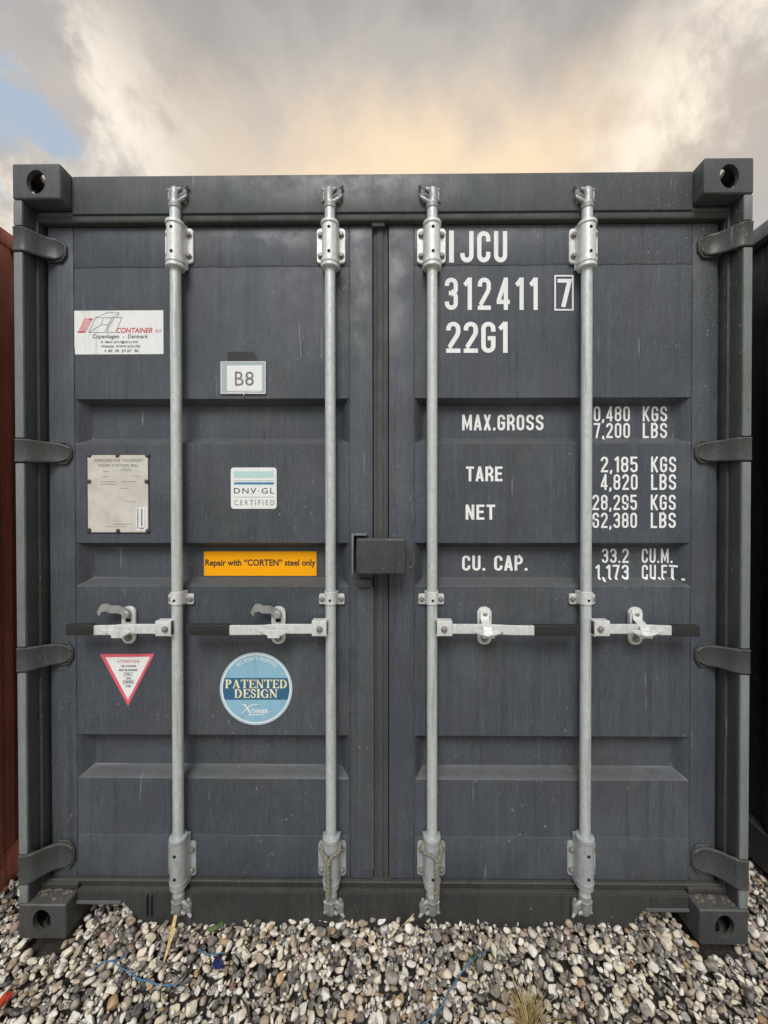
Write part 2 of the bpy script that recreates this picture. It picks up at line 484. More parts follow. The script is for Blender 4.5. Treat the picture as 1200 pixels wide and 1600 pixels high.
# ---- print: strokes and letters drawn in photograph measure and laid on a plane of the container
class Print:
    def __init__(s, Y, drape=None):
        s.b = bmesh.new()
        s.Y = Y
        s.drape = drape
        s.k = 0

    def face(s, pts):
        try:
            s.b.faces.new([s.b.verts.new((p[0], s.k * 0.00004, p[1])) for p in pts])
        except ValueError:
            pass

    def ribbon(s, pts, wd):
        s.k = (s.k + 1) % 9
        closed = len(pts) > 2 and math.dist(pts[0], pts[-1]) < 1e-6
        P = [Vector((p[0], p[1])) for p in pts]
        if closed:
            P = P[:-1]
        n = len(P)
        L, Rr = [], []
        for i in range(n):
            a = P[i - 1] if (i > 0 or closed) else None
            c = P[(i + 1) % n] if (i < n - 1 or closed) else None
            d1 = (P[i] - a).normalized() if a is not None else (c - P[i]).normalized()
            d2 = (c - P[i]).normalized() if c is not None else d1
            n1, n2 = Vector((-d1.y, d1.x)), Vector((-d2.y, d2.x))
            m = n1 + n2
            if m.length < 1e-6:
                m = n1
            m.normalize()
            f = min(2.2, 1.0 / max(0.3, m.dot(n1)))
            L.append(P[i] + m * wd / 2 * f)
            Rr.append(P[i] - m * wd / 2 * f)
        for i in range(n if closed else n - 1):
            j = (i + 1) % n
            s.face([L[i], Rr[i], Rr[j], L[j]])
        return s

    def poly(s, pts):
        s.k = (s.k + 1) % 9
        s.face(pts)
        return s

    def rect(s, x0, x1, y0, y1):
        return s.poly([(x0, y0), (x1, y0), (x1, y1), (x0, y1)])

    def text(s, body, x0, x1, y0, y1, bold=0.0, shear=0.0, spacing=1.0, bend=None):
        """text stretched into the box x0..x1, y0 (top)..y1 (bottom)"""
        s.k = (s.k + 1) % 9
        cu = bpy.data.curves.new('t', 'FONT')
        cu.body = body
        cu.size = 1.0
        cu.resolution_u = 3
        cu.offset = bold
        cu.shear = shear
        cu.space_character = spacing
        ob = bpy.data.objects.new('t', cu)
        C.objects.link(ob)
        dg = bpy.context.evaluated_depsgraph_get()
        me = bpy.data.meshes.new_from_object(ob.evaluated_get(dg))
        bpy.data.objects.remove(ob)
        bpy.data.curves.remove(cu)
        co = np.array([q.co[:] for q in me.vertices])
        mn, mx = co.min(0), co.max(0)
        tx = (co[:, 0] - mn[0]) / (mx[0] - mn[0])
        ty = (co[:, 1] - mn[1]) / (mx[1] - mn[1])
        if bend:
            cx, cy, r0, r1, a0, a1 = bend
            an = np.radians(a0 + (a1 - a0) * tx)
            rr = r0 + (r1 - r0) * ty
            px, py = cx + rr * np.cos(an), cy - rr * np.sin(an)
        else:
            px, py = x0 + (x1 - x0) * tx, y1 + (y0 - y1) * ty
        vs = [s.b.verts.new((a, s.k * 0.00004, c)) for a, c in zip(px, py)]
        for f in me.polygons:
            try:
                s.b.faces.new([vs[i] for i in f.vertices])
            except ValueError:
                pass
        bpy.data.meshes.remove(me)
        return s

    def stencil(s, body, x0, x1, y0, y1, t=0.135, gap=0.12, cw=0.44, space=0.3):
        strokes, adv = [], 0.0
        for ch in body:
            if ch == ' ':
                adv += space
                continue
            st, wd = glyph(ch, cw, t)
            for q in st:
                strokes.append([(p[0] + adv, p[1]) for p in q])
            adv += wd + gap
        adv -= gap
        sx, sy = (x1 - x0) / adv, (y1 - y0)
        # ribbon in glyph space so that stroke weight follows the letter
        keep = s.b
        s.b = bmesh.new()
        for q in strokes:
            s.ribbon(q, t)
        tmp = s.b
        s.b = keep
        mp = {}
        for q in tmp.verts:
            mp[q] = s.b.verts.new((x0 + q.co.x * sx, q.co.y, y1 - q.co.z * sy))
        for f in tmp.faces:
            s.b.faces.new([mp[q] for q in f.verts])
        tmp.free()
        return s

    def build(s, name, mat, parent, label=None):
        if s.drape:
            zs = s.drape['z']
            for q in s.b.verts:
                x, z = at(q.co.x, q.co.z, s.Y)
                q.co = Vector((x, q.co.y, z))
            bmesh.ops.triangulate(s.b, faces=s.b.faces[:])
            for z in zs:
                bmesh.ops.bisect_plane(s.b, geom=s.b.verts[:] + s.b.edges[:] + s.b.faces[:], plane_co=(0, 0, z), plane_no=(0, 0, 1))
            for q in s.b.verts:
                q.co.y = s.drape['f'](q.co.x, q.co.z) - 0.0009 - q.co.y
        else:
            for q in s.b.verts:
                x, z = at(q.co.x, q.co.z, s.Y)
                q.co = Vector((x, s.Y - q.co.y, z))
        for f in s.b.faces:
            f.normal_update()
            if f.normal.y > 0:
                f.normal_flip()
        me = bpy.data.meshes.new(name)
        s.b.to_mesh(me)
        s.b.free()
        me.materials.append(mat)
        o = bpy.data.objects.new(name, me)
        C.objects.link(o)
        o.parent = parent
        if label:
            o['label'] = label
        return o


def arc(cx, cy, rx, ry, a0, a1, n=8):
    return [(cx + rx * math.cos(math.radians(a0 + (a1 - a0) * k / n)), cy + ry * math.sin(math.radians(a0 + (a1 - a0) * k / n))) for k in range(n + 1)]


def glyph(ch, w_, t):
    h = t / 2
    l, r, b, tp, cx = h, w_ - h, h, 1 - h, w_ / 2
    R = (r - l) / 2
    top = lambda a0, a1: arc(cx, tp - R, R, R, a0, a1)
    bot = lambda a0, a1: arc(cx, b + R, R, R, a0, a1)
    if ch == 'I':
        return [[(h, 0), (h, 1)]], t
    if ch == 'J':
        return [[(r, 1)] + bot(0, -180) + [(l, b + R + .07)]], w_
    if ch == 'C':
        return [[(r, .66)] + top(0, 180) + bot(180, 360) + [(r, .34)]], w_
    if ch == 'G':
        return [[(r, .68)] + top(0, 180) + bot(180, 360) + [(r, .47), (cx - .02, .47)]], w_
    if ch == 'U':
        return [[(l, 1)] + bot(180, 360) + [(r, 1)]], w_
    if ch in '0O':
        q = top(0, 180) + bot(180, 360)
        return [q + [q[0]]], w_
    if ch == '1':
        ww = w_ * .62
        return [[(ww - h, 0), (ww - h, 1)], [(h * .3, .77), (h * .3 + .04, .80), (ww - h, .97)]], ww
    if ch == '2':
        return [[(l, .72)] + top(180, 0) + [(r, .66), (r - .03, .57), (l + .01, .14), (l, t)], [(0, b), (w_, b)]], w_
    if ch == '3':
        return [[(l, .74)] + top(180, 0) + arc(cx, .64, R, .12, 0, -90, 5), [(cx - .08, .52), (cx, .52)] + arc(cx, .40, R, .12, 90, 0, 5) + bot(0, -180) + [(l, .26)]], w_
    if ch == '4':
        sx = w_ * .70
        return [[(sx, 0), (sx, 1)], [(sx, .96), (h * .8, .27)], [(0, .25), (w_, .25)]], w_
    if ch == '5':
        return [[(r + h * .6, tp), (l, tp), (l, .50)], [(l, .54)] + arc(cx, .60 - R, R, R, 130, 0) + bot(0, -180) + [(l, .27)]], w_
    if ch == '6' or ch == '9':
        q = [[(r, .72)] + top(0, 180) + bot(180, 360) + arc(cx, .56 - R, R, R, 0, 180)]
        if ch == '9':
            q = [[(w_ - x, 1 - y) for x, y in q[0]]]
        return q, w_
    if ch == '7':
        return [[(0, tp), (r, tp), (w_ * .40, 0)]], w_
    if ch == '8':
        q1 = top(0, 180) + arc(cx, .52 + R * .8, R, R * .8, 180, 360)
        q2 = arc(cx, .52 - R * .8, R, R * .8, 0, 180) + bot(180, 360)
        return [q1 + [q1[0]], q2 + [q2[0]]], w_
    if ch == 'M':
        ww = w_ * 1.28
        return [[(h, 0), (h, 1)], [(h, .97), (ww / 2, .22), (ww - h, .97)], [(ww - h, 1), (ww - h, 0)]], ww
    if ch == 'A':
        return [[(h * .8, 0), (cx, 1)], [(cx, 1), (w_ - h * .8, 0)], [(.22 * w_, .27), (.78 * w_, .27)]], w_
    if ch == 'X':
        return [[(h, 0), (w_ - h, 1)], [(h, 1), (w_ - h, 0)]], w_
    if ch == '.':
        return [[(h, 0), (h, t * 1.1)]], t
    if ch == ',':
        return [[(h * 1.2, t * 1.1), (h * .4, -.11)]], t
    if ch == 'S':
        return [[(r, .70)] + top(0, 180) + [(l, .66), (l + .03, .58), (r - .03, .43), (r, .35)] + bot(0, -180) + [(l, .30)]], w_
    if ch == 'T':
        return [[(0, tp), (w_, tp)], [(cx, tp), (cx, 0)]], w_
    if ch == 'E':
        return [[(h, 0), (h, 1)], [(h, tp), (w_ * .93, tp)], [(h, .52), (w_ * .85, .52)], [(h, b), (w_ * .93, b)]], w_ * .93
    if ch == 'F':
        return [[(h, 0), (h, 1)], [(h, tp), (w_ * .93, tp)], [(h, .50), (w_ * .85, .50)]], w_ * .93
    if ch == 'L':
        return [[(h, 0), (h, 1)], [(h, b), (w_ * .88, b)]], w_ * .88
    if ch == 'N':
        return [[(h, 0), (h, 1)], [(h, .98), (r, .02)], [(r, 0), (r, 1)]], w_
    if ch == 'K':
        return [[(h, 0), (h, 1)], [(h, .36), (r + h * .4, 1)], [(w_ * .40, .52), (r + h * .4, 0)]], w_
    if ch in 'PR':
        q = [[(h, 0), (h, 1)], [(h, tp), (cx, tp)] + arc(cx, (tp + .48) / 2, R, (tp - .48) / 2, 90, -90) + [(h, .48)]]
        if ch == 'R':
            q.append([(cx, .48), (r, .30), (r, 0)])
        return q, w_
    if ch == 'B':
        return [[(h, 0), (h, 1)], [(h, tp), (cx, tp)] + arc(cx, (tp + .53) / 2, R, (tp - .53) / 2, 90, -90) + [(h, .53)],
                [(cx, .53)] + arc(cx, (b + .53) / 2, R, (.53 - b) / 2, 90, -90) + [(h, b)]], w_
    return [], w_


# ------------------------------------------------------------------ depths of the container end (m behind the casting fronts)
Y_HEAD, Y_STILE, Y_PANEL, REC = 0.046, 0.0710, 0.0740, 0.041
Y_ROD, R_ROD = 0.040, 0.0178
HALF, TALL, LONG = 1.219, 2.591, 6.058


def apply_bool(base_me, cutters):
    """boolean differences worked out once and kept as plain mesh"""
    ob = bpy.data.objects.new('b', base_me)
    C.objects.link(ob)
    tmp = []
    for me in cutters:
        c = bpy.data.objects.new('c', me)
        C.objects.link(c)
        md = ob.modifiers.new('d', 'BOOLEAN')
        md.operation, md.object, md.solver = 'DIFFERENCE', c, 'EXACT'
        tmp.append(c)
    bpy.context.view_layer.update()
    dg = bpy.context.evaluated_depsgraph_get()
    out = bpy.data.meshes.new_from_object(ob.evaluated_get(dg))
    for c in tmp + [ob]:
        bpy.data.objects.remove(c)
    return out


def me_of(g):
    me = bpy.data.meshes.new('m')
    bmesh.ops.recalc_face_normals(g.b, faces=g.b.faces[:])
    g.b.to_mesh(me)
    g.b.free()
    return me


def casting_mesh():
    """ISO corner block, hollow, outer front corner at the origin, growing +x, +y, -z (top block)"""
    base = me_of(G().box(0, .162, 0, .178, -.118, 0, 0.009, 3))
    cav = me_of(G().box(.014, .148, .016, .163, -.103, -.016))
    front = me_of(G().prism([(.081 + .0315 * math.cos(t), -.062 + (.0395 if abs(math.sin(t)) > 0 else 0) * math.sin(t)) for t in [2 * PI * k / 20 for k in range(20)]], -.03, .05))
    top = me_of(G().plan([(.081 + .031 * math.cos(t), .089 + .060 * math.sin(t)) for t in [2 * PI * k / 20 for k in range(20)]], -.05, .03))
    side = G().prism([(.089 + .0395 * math.cos(t), -.062 + .0315 * math.sin(t)) for t in [2 * PI * k / 20 for k in range(20)]], -.05, .05)
    side.xform(Matrix.Rotation(PI / 2, 4, 'Z'))
    side = me_of(side)
    me = apply_bool(base, [cav, front, top, side])
    me.name = 'corner_casting'
    return me


CAST = casting_mesh()


def put_castings(root, mat, rear=True, low=None):
    ms = []
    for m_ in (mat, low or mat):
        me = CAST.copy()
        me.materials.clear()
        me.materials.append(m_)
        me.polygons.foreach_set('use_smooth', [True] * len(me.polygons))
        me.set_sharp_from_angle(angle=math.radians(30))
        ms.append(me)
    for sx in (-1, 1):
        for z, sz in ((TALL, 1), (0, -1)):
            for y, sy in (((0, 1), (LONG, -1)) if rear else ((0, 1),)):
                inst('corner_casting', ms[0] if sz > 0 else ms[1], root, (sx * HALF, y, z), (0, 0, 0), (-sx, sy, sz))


def side_walls(root, mat, y0=.16):
    """corrugated side sheets, rails, roof, rear end and floor of a container"""
    for sx in (-1, 1):
        g = G()
        y, xo, xi = y0, sx * (HALF - .012), sx * (HALF - .048)
        prof = [(xo, y)]
        while y < LONG - .5:
            prof += [(xo, y + .07), (xi, y + .138), (xi, y + .208), (xo, y + .276)]
            y += .276
        prof.append((xo, LONG - .16))
        lo = [g.b.verts.new((p[0], p[1], .15)) for p in prof]
        hi = [g.b.verts.new((p[0], p[1], TALL - .055)) for p in prof]
        for i in range(len(prof) - 1):
            g.b.faces.new((lo[i], lo[i + 1], hi[i + 1], hi[i]))
        g.build('side_wall', mat, root, 20)
        for z0, z1, nm in ((TALL - .068, TALL - .008, 'top_rail'), (.018, .165, 'bottom_rail')):
            x0, x1 = sorted((sx * (HALF - .006), sx * (HALF - .066)))
            G().box(x0, x1, .17, LONG - .17, z0, z1, .006).build(nm, mat, root)
        x0, x1 = sorted((sx * (HALF - .004), sx * (HALF - .11)))
        G().box(x0, x1, LONG - .13, LONG - .01, .112, TALL - .112, .01).build('corner_post', mat, root)
    G().box(-HALF + .07, HALF - .07, .20, LONG - .06, TALL - .030, TALL - .012).build('roof', mat, root)
    G().box(-HALF + .11, HALF - .11, LONG - .06, LONG - .03, .05, TALL - .03).build('end_wall', mat, root)
    G().box(-HALF + .07, HALF - .07, .12, LONG - .06, .10, .15).build('floor', mat, root)


# ================================================================== THE DARK CONTAINER
box = thing('shipping_container', 'dark slate grey steel container with closed double doors, galvanised locking bars and white stencilled codes',
            'shipping container', (0, 0, 0), 'containers parked side by side on gravel')
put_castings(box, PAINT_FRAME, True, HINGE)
side_walls(box, PAINT_FRAME)

Z_HT = Z(271, Y_HEAD)             # top of header
Z_HB = Z(331, Y_HEAD)
Z_DT, Z_DB = Z(352, Y_STILE), Z(1373, Y_STILE)
XI = HALF - .162
# header with a rolled lower lip
g = G()
g.box(-XI + .001, XI - .001, Y_HEAD, .20, Z_HB, Z_HT, .006)
g.box(-HALF + .034, -XI + .0, Y_HEAD + .004, .19, Z_HB - .004, TALL - .124, .004)
g.box(XI, HALF - .034, Y_HEAD + .004, .19, Z_HB - .004, TALL - .124, .004)
g.build('header', PAINT_FRAME, box)
# sill, notched beside the castings
Z_SB = 0.0
z_st = Z(1396, Y_HEAD)
xl0, xl1 = X(110, Y_HEAD, 1420), X(206, Y_HEAD, 1420)
xr0, xr1 = X(994, Y_HEAD, 1420), X(1084, Y_HEAD, 1420)
zn = Z(1414, Y_HEAD)
g = G()
g.prism([(-XI + .001, z_st), (-XI + .001, zn), (xl1 - .03, zn), (xl1, zn - .035), (xl1, Z_SB), (xr0, Z_SB), (xr0, zn - .035 - .01), (xr0 + .03, zn - .012), (XI - .001, zn - .012), (XI - .001, z_st)], Y_HEAD, .17, .003)
g.box(-HALF + .034, -XI, Y_HEAD + .004, .17, .124, z_st + .02, .003)
g.box(XI, HALF - .034, Y_HEAD + .004, .17, .124, z_st + .02, .003)
g.build('sill', GRIME, box)
G().tube([(-XI + .004, Y_HEAD - .002, zn + .004), (xl1 - .035, Y_HEAD - .002, zn + .004)], .006, 8).build('notch_lip', PAINT_FRAME, box)
G().tube([(xr0 + .03, Y_HEAD - .002, zn - .007), (XI - .004, Y_HEAD - .002, zn - .007)], .006, 8).build('notch_lip', PAINT_FRAME, box)
for px in (229, 236, 893):
    G().box(X(px, .04, 1420) - .0018, X(px, .04, 1420) + .0018, .036, Y_HEAD + .002, .04, z_st - .004, .001).build('sill_gusset', GRIME, box)

# corner posts: a thin outer flange facing the camera and a deep return behind it
HINGE_PY = ((352, 391), (685, 722), (1013, 1051), (1338, 1384))
hz = [(Z(b_, 0.0, 28), Z(a_, 0.0, 28)) for a_, b_ in HINGE_PY]        # (low, high) per hinge
for sx in (-1, 1):
    g = G()
    xs = sorted((sx * (HALF - .001), sx * (HALF - .030)))
    cuts = [TALL - .119] + [q for lo, hi in hz for q in (hi + .003, lo - .003)] + [.119]
    for a_, b_ in zip(cuts[0::2], cuts[1::2]):
        g.box(xs[0], xs[1], .003, .014, b_, a_, .004)
    g.build('post_flange', PAINT_PALE, box)  # flange set paler than the rest of the post
    g = G()
    xs = sorted((sx * (HALF - .003), sx * (HALF - .031)))
    g.box(xs[0], xs[1], .0145, .175, .119, TALL - .119, .003)
    xs = sorted((sx * (HALF - .031), sx * (HALF - .043)))
    g.box(xs[0], xs[1], .050, .175, .119, TALL - .12, .004)
    xs = sorted((sx * (HALF - .043), sx * (HALF - .15)))
    g.box(xs[0], xs[1], .101, .175, .119, TALL - .12, .003)
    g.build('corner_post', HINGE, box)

# ---- doors
zt = [Z(a_, Y_PANEL) for a_ in (622, 694, 848, 917, 1149, 1218)]
RECESS = [(zt[1], zt[0]), (zt[3], zt[2]), (zt[5], zt[4])]
SL = .027


def sm(t):
    t = min(1.0, max(0.0, t))
    # straight flank with short rounded ends
    return t * t * (3 - 2 * t) * 0.34 + t * 0.66 if 0 < t < 1 else t


def rec_depth(x, z, xa, xb):
    f = 0.0
    for lo, hi in RECESS:
        if lo < z < hi:
            f = sm(min((z - lo) / SL, (hi - z) / (SL * .70)))
    if f <= 0:
        return 0.0
    fx = sm(min((x - xa) / .034, (xb - x) / .034))
    return REC * min(f, fx)


DOORS = {}
for nm, sx, pa in (('left', -1, (77, 117.5, 546, 583)), ('right', 1, (607, 647.5, 1080, 1120))):
    x0, x1, x2, x3 = [X(p, Y_STILE) for p in pa]
    DOORS[sx] = (x0, x1, x2, x3)
    door = G().box(x0 + .002, x3 - .002, .118, .150, Z_DB + .004, Z_DT - .004).build('door', PAINT_FRAME, box)
    # stiles
    st_in, st_out = (x2, x3), (x0, x1)
    for a_, b_ in (st_in, st_out):
        G().box(a_ + .0012, b_ - .0012, Y_STILE, .116, Z_DB, Z_DT, .004).build('stile', PAINT, door)
    # flat closing plates above and below the pressed sheet
    zs1, zs2 = Z(415, Y_PANEL), Z(1307, Y_PANEL)
    G().box(x1 + .001, x2 - .001, Y_PANEL - .0022, .116, zs1 + .001, Z_DT - .001, .0016).build('top_plate', PAINT, door)
    G().box(x1 + .001, x2 - .001, Y_PANEL - .0022, .116, Z_DB + .001, zs2 - .001, .0016).build('bottom_plate', PAINT, door)
    # weld beads along the seams
    g = G()
    for zz in (zs1, zs2):
        n = 46
        g.tube([(x1 + .004 + (x2 - x1 - .008) * k / n, Y_PANEL + .0002, zz + random.uniform(-.0002, .0002)) for k in range(n + 1)], [random.uniform(.0013, .0025) for k in range(n + 1)], 6)
    for xx in (x1, x2):
        n = 120
        g.tube([(xx + random.uniform(-.0007, .0007), Y_PANEL + .0006, Z_DB + .01 + (Z_DT - Z_DB - .02) * k / n) for k in range(n + 1)], [random.uniform(.0010, .0024) for k in range(n + 1)], 6)
    g.build('weld_seam', PAINT, door)
    # pressed sheet
    xs = [x1 + .0015 + .034 * k / 8 for k in range(0, 9)]
    xs += [x1 + (x2 - x1) * k / 10 for k in range(2, 9)]
    xs += [x2 - .0015 - .034 * k / 8 for k in range(8, -1, -1)]
    xs = sorted(set(xs))
    zz = {zs2 + .0005, zs1 - .0005}
    for lo, hi in RECESS:
        for k in range(9):
            zz.add(lo + SL * k / 8)
            zz.add(hi - SL * .70 * k / 8)
    zl = sorted(zz)
    extra = []
    for a_, b_ in zip(zl, zl[1:]):
        if b_ - a_ > .1:
            extra += [a_ + (b_ - a_) * k / 4 for k in (1, 2, 3)]
    zl = sorted(zl + extra)
    bm = bmesh.new()
    rows = [[bm.verts.new((x, Y_PANEL + rec_depth(x, z, x1 + .0015, x2 - .0015), z)) for x in xs] for z in zl]
    for i in range(len(rows) - 1):
        for k in range(len(xs) - 1):
            bm.faces.new((rows[i][k], rows[i][k + 1], rows[i + 1][k + 1], rows[i + 1][k]))
    g = G(); g.b.free(); g.b = bm
    for f in bm.faces:
        f.normal_update()
    me = bpy.data.meshes.new('pressed_panel')
    bm.to_mesh(me); bm.free()
    if me.polygons[0].normal.y > 0:
        me.flip_normals()
    link('pressed_panel', me, PAINT, door, 34)
    DOORS[(sx, 'o')] = door

DL, DR = DOORS[(-1, 'o')], DOORS[(1, 'o')]
L0, L1, L2, L3 = DOORS[-1]
R0, R1, R2, R3 = DOORS[1]

# ---- rubber seals round the doors
def seal(name, pts, r, flat):
    g = G()
    g.tube(pts, r, 12, flat)
    return g


zt_, zb_ = (Z_DT + Z_HB) / 2, (Z_DB + z_st) / 2 + .001
hh = (Z_HB - Z_DT) / 2
g = G()
g.box(L0 - .03, R3 + .03, .052, .112, Z_DT + .003, Z_HB + .004, .010, 4)
g.build('top_seal', RUBBER, box)
g = G()
g.box(L0 - .03, R3 + .03, .064, .112, z_st + .002, Z_DB - .004, .006, 3)
g.tube([(L0 - .02, .064, Z_DB - .006), (R3 + .02, .064, Z_DB - .006)], .0045, 8)
g.build('bottom_seal', GRIME, box)
cxm = (L3 + R0) / 2
g = G()
g.box(L3 + .0008, R0 - .0008, .079, .115, z_st + .01, Z_DT + .002, .004, 3)
g.box(cxm - .014, cxm + .010, .074, .100, z_st + .004, Z_HB - .002, .006, 3)
g.box(L3 - .004, R0 - .012, .060, .080, Z_DT - .010, Z_HB + .008, .004, 2)
g.build('centre_seal', RUBBER, box)
for sx, xe in ((-1, L0), (1, R3)):
    g = G()
    xa, xb = sorted((xe + sx * .001, xe + sx * .036))
    g.box(xa, xb, .088, .113, z_st + .01, Z_DT + .01, .010, 3)
    xa, xb = sorted((xe + sx * .030, xe + sx * .080))
    g.box(xa, xb, .092, .110, z_st + .01, Z_DT + .01, .006, 3)
    g.build('side_seal', RUBBER, box)

# ---- hinges: forged straps bending back from the post to the door stile
for sx in (-1, 1):
    for k, (lo, hi) in enumerate(hz):
        pin = sx * HALF
        end = X(102 if k == 0 else 108, .06, 800) if sx < 0 else X((1093, 1090, 1092, 1089)[k], .06, 800)
        path = [(pin - sx * .001, .000), (pin - sx * .030, .001), (pin - sx * .044, .012), (pin - sx * .060, .034), (pin - sx * .076, .048), (pin - sx * .096, .0575), (end, .0600)]
        th = [.014, .015, .012, .010, .009, .009, .009]
        zc, ht = (lo + hi) / 2, (hi - lo)
        hts = [ht, ht, ht * .97, ht * .93, ht * .90, ht * .86, ht * .76]
        if k == 3:
            hts = [ht, ht, ht * .97, ht * .93, ht * .9, ht * .88, ht * .84]
        # refine
        P, T, H = [], [], []
        for i in range(len(path) - 1):
            for q in range(4):
                t = q / 4
                P.append((path[i][0] * (1 - t) + path[i + 1][0] * t, path[i][1] * (1 - t) + path[i + 1][1] * t))
                T.append(th[i] * (1 - t) + th[i + 1] * t); H.append(hts[i] * (1 - t) + hts[i + 1] * t)
        P.append(path[-1]); T.append(th[-1]); H.append(hts[-1])
        for _ in range(2):
            P = [P[0]] + [((P[i - 1][0] + 2 * P[i][0] + P[i + 1][0]) / 4, (P[i - 1][1] + 2 * P[i][1] + P[i + 1][1]) / 4) for i in range(1, len(P) - 1)] + [P[-1]]
        n = len(P)
        # round the far end in elevation
        L_end = abs(P[-1][0] - P[-6][0])
        for i in range(n - 5, n):
            t = (i - (n - 6)) / 5
            H[i] *= math.sqrt(max(.30, 1 - (t ** 3) * .62))
        g = G()
        rings = []
        c_ = .0045
        for i in range(n):
            hgt, t_ = H[i] / 2, T[i]
            y = P[i][1]
            prof = [(y + c_, hgt), (y + .0012, hgt - c_ * .35), (y, hgt - c_), (y + .0020, hgt - c_ * 2.2), (y + .0020, -hgt + c_ * 2.2), (y, -hgt + c_), (y + .0012, -hgt + c_ * .35), (y + c_, -hgt), (y + t_, -hgt), (y + t_, hgt)]
            rings.append([g.b.verts.new((P[i][0], a_, zc + b_)) for a_, b_ in prof])
        m_ = len(rings[0])
        for i in range(n - 1):
            for q in range(m_):
                g.b.faces.new((rings[i][q], rings[i][(q + 1) % m_], rings[i + 1][(q + 1) % m_], rings[i + 1][q]))
        g.b.faces.new(rings[0]); g.b.faces.new(rings[-1][::-1])
        # lump of weld round the strap end
        pe = P[-1]
        xw = end + (-sx) * .003
        pts = [(end + sx * .055, .066, zc + H[-8] / 2 + .003), (end + sx * .012, .066, zc + H[-4] / 2 + .003), (xw, .066, zc + H[-1] / 2 - .004), (xw, .066, zc - H[-1] / 2 + .004), (end + sx * .012, .066, zc - H[-4] / 2 - .003), (end + sx * .055, .066, zc - H[-8] / 2 - .003)]
        g.tube(pts, [.003, .0045, .0045, .0045, .0045, .003], 7)
        g.build('hinge', HINGE, box, 40)

# ---- locking bars
bolt_me = me_of(G().tube([(0, .001, 0), (0, -.0035, 0), (0, -.0040, 0)], [.0105, .0105, .0085], 14).tube([(0, -.003, 0), (0, -.0085, 0), (0, -.0100, 0)], [.0078, .0078, .0055], 6))
bolt_me.name = 'bolt'
bolt_me.materials.append(BOLT)
hole_me = me_of(G().tube([(0, .002, 0), (0, -.0006, 0)], [.0052, .0052], 14))  # solid black disc, the dark inside of the hole put into its colour
hole_me.name = 'grease_hole'
hole_me.materials.append(BLACK)


def u_profile(cx, r, yb, n=10):
    """plan outline of a bearing: round nose towards the camera, flanks running back to the plate"""
    pts = [(cx - r * 1.12, yb)]
    for k in range(n + 1):
        t = PI + PI * k / n
        pts.append((cx + r * math.cos(t), Y_ROD + r * math.sin(t)))
    pts.append((cx + r * 1.12, yb))
    return pts


def cam(g, cx, z, s, flip):
    """forged cam head; s = +1 at the top end, -1 at the bottom; flip = side its jaw opens to"""
    y = Y_ROD
    P = lambda dx, dy, dz: (cx + dx * flip, y + dy, z + dz * s)
    g.tube([P(0, 0, -.012), P(0, 0, .002), P(0, 0, .004)], [.0205, .0215, .016], 14)
    g.tube([P(0, 0, .0), P(-.003, .002, .016), P(-.004, .004, .034), P(-.002, .005, .055), P(-.003, .005, .062)], [.0175, .0155, .0150, .0175, .0120], 10)
    # lower horn
    g.tube([P(.004, 0, .010), P(.018, -.004, .012), P(.031, -.006, .020), P(.040, -.004, .029)], [.0095, .0080, .0068, .0040], 8)
    # upper jaw
    g.tube([P(.000, .004, .050), P(.014, .000, .054), P(.022, -.001, .058)], [.0105, .0075, .0045], 8)
    # back lugs
    g.tube([P(-.002, 0, .020), P(-.020, .002, .022), P(-.026, .004, .016)], [.0085, .0068, .0045], 8)
    g.tube([P(-.003, 0, .048), P(-.019, .001, .052), P(-.026, .003, .057)], [.0090, .0065, .0045], 8)
    g.tube([P(-.020, .002, .020), P(-.022, .000, .036), P(-.020, .001, .052)], [.0045, .0038, .0045], 8)


def keeper(g, cx, z, s, flip, yb):
    P = lambda dx, dy, dz: (cx + dx * flip, Y_ROD + dy, z + dz * s)
    g.tube([P(.012, .016, .032), P(.026, .004, .034), P(.043, .002, .031)], [.014, .0125, .0085], 10)
    g.tube([P(.024, .010, .048), P(.036, .000, .058), P(.044, -.004, .066)], [.0095, .0070, .0050], 8)
    g.tube([P(.030, .010, .010), P(.030, .004, .030), P(.034, .004, .052), P(.036, .010, .066)], [.006, .010, .009, .005], 8)


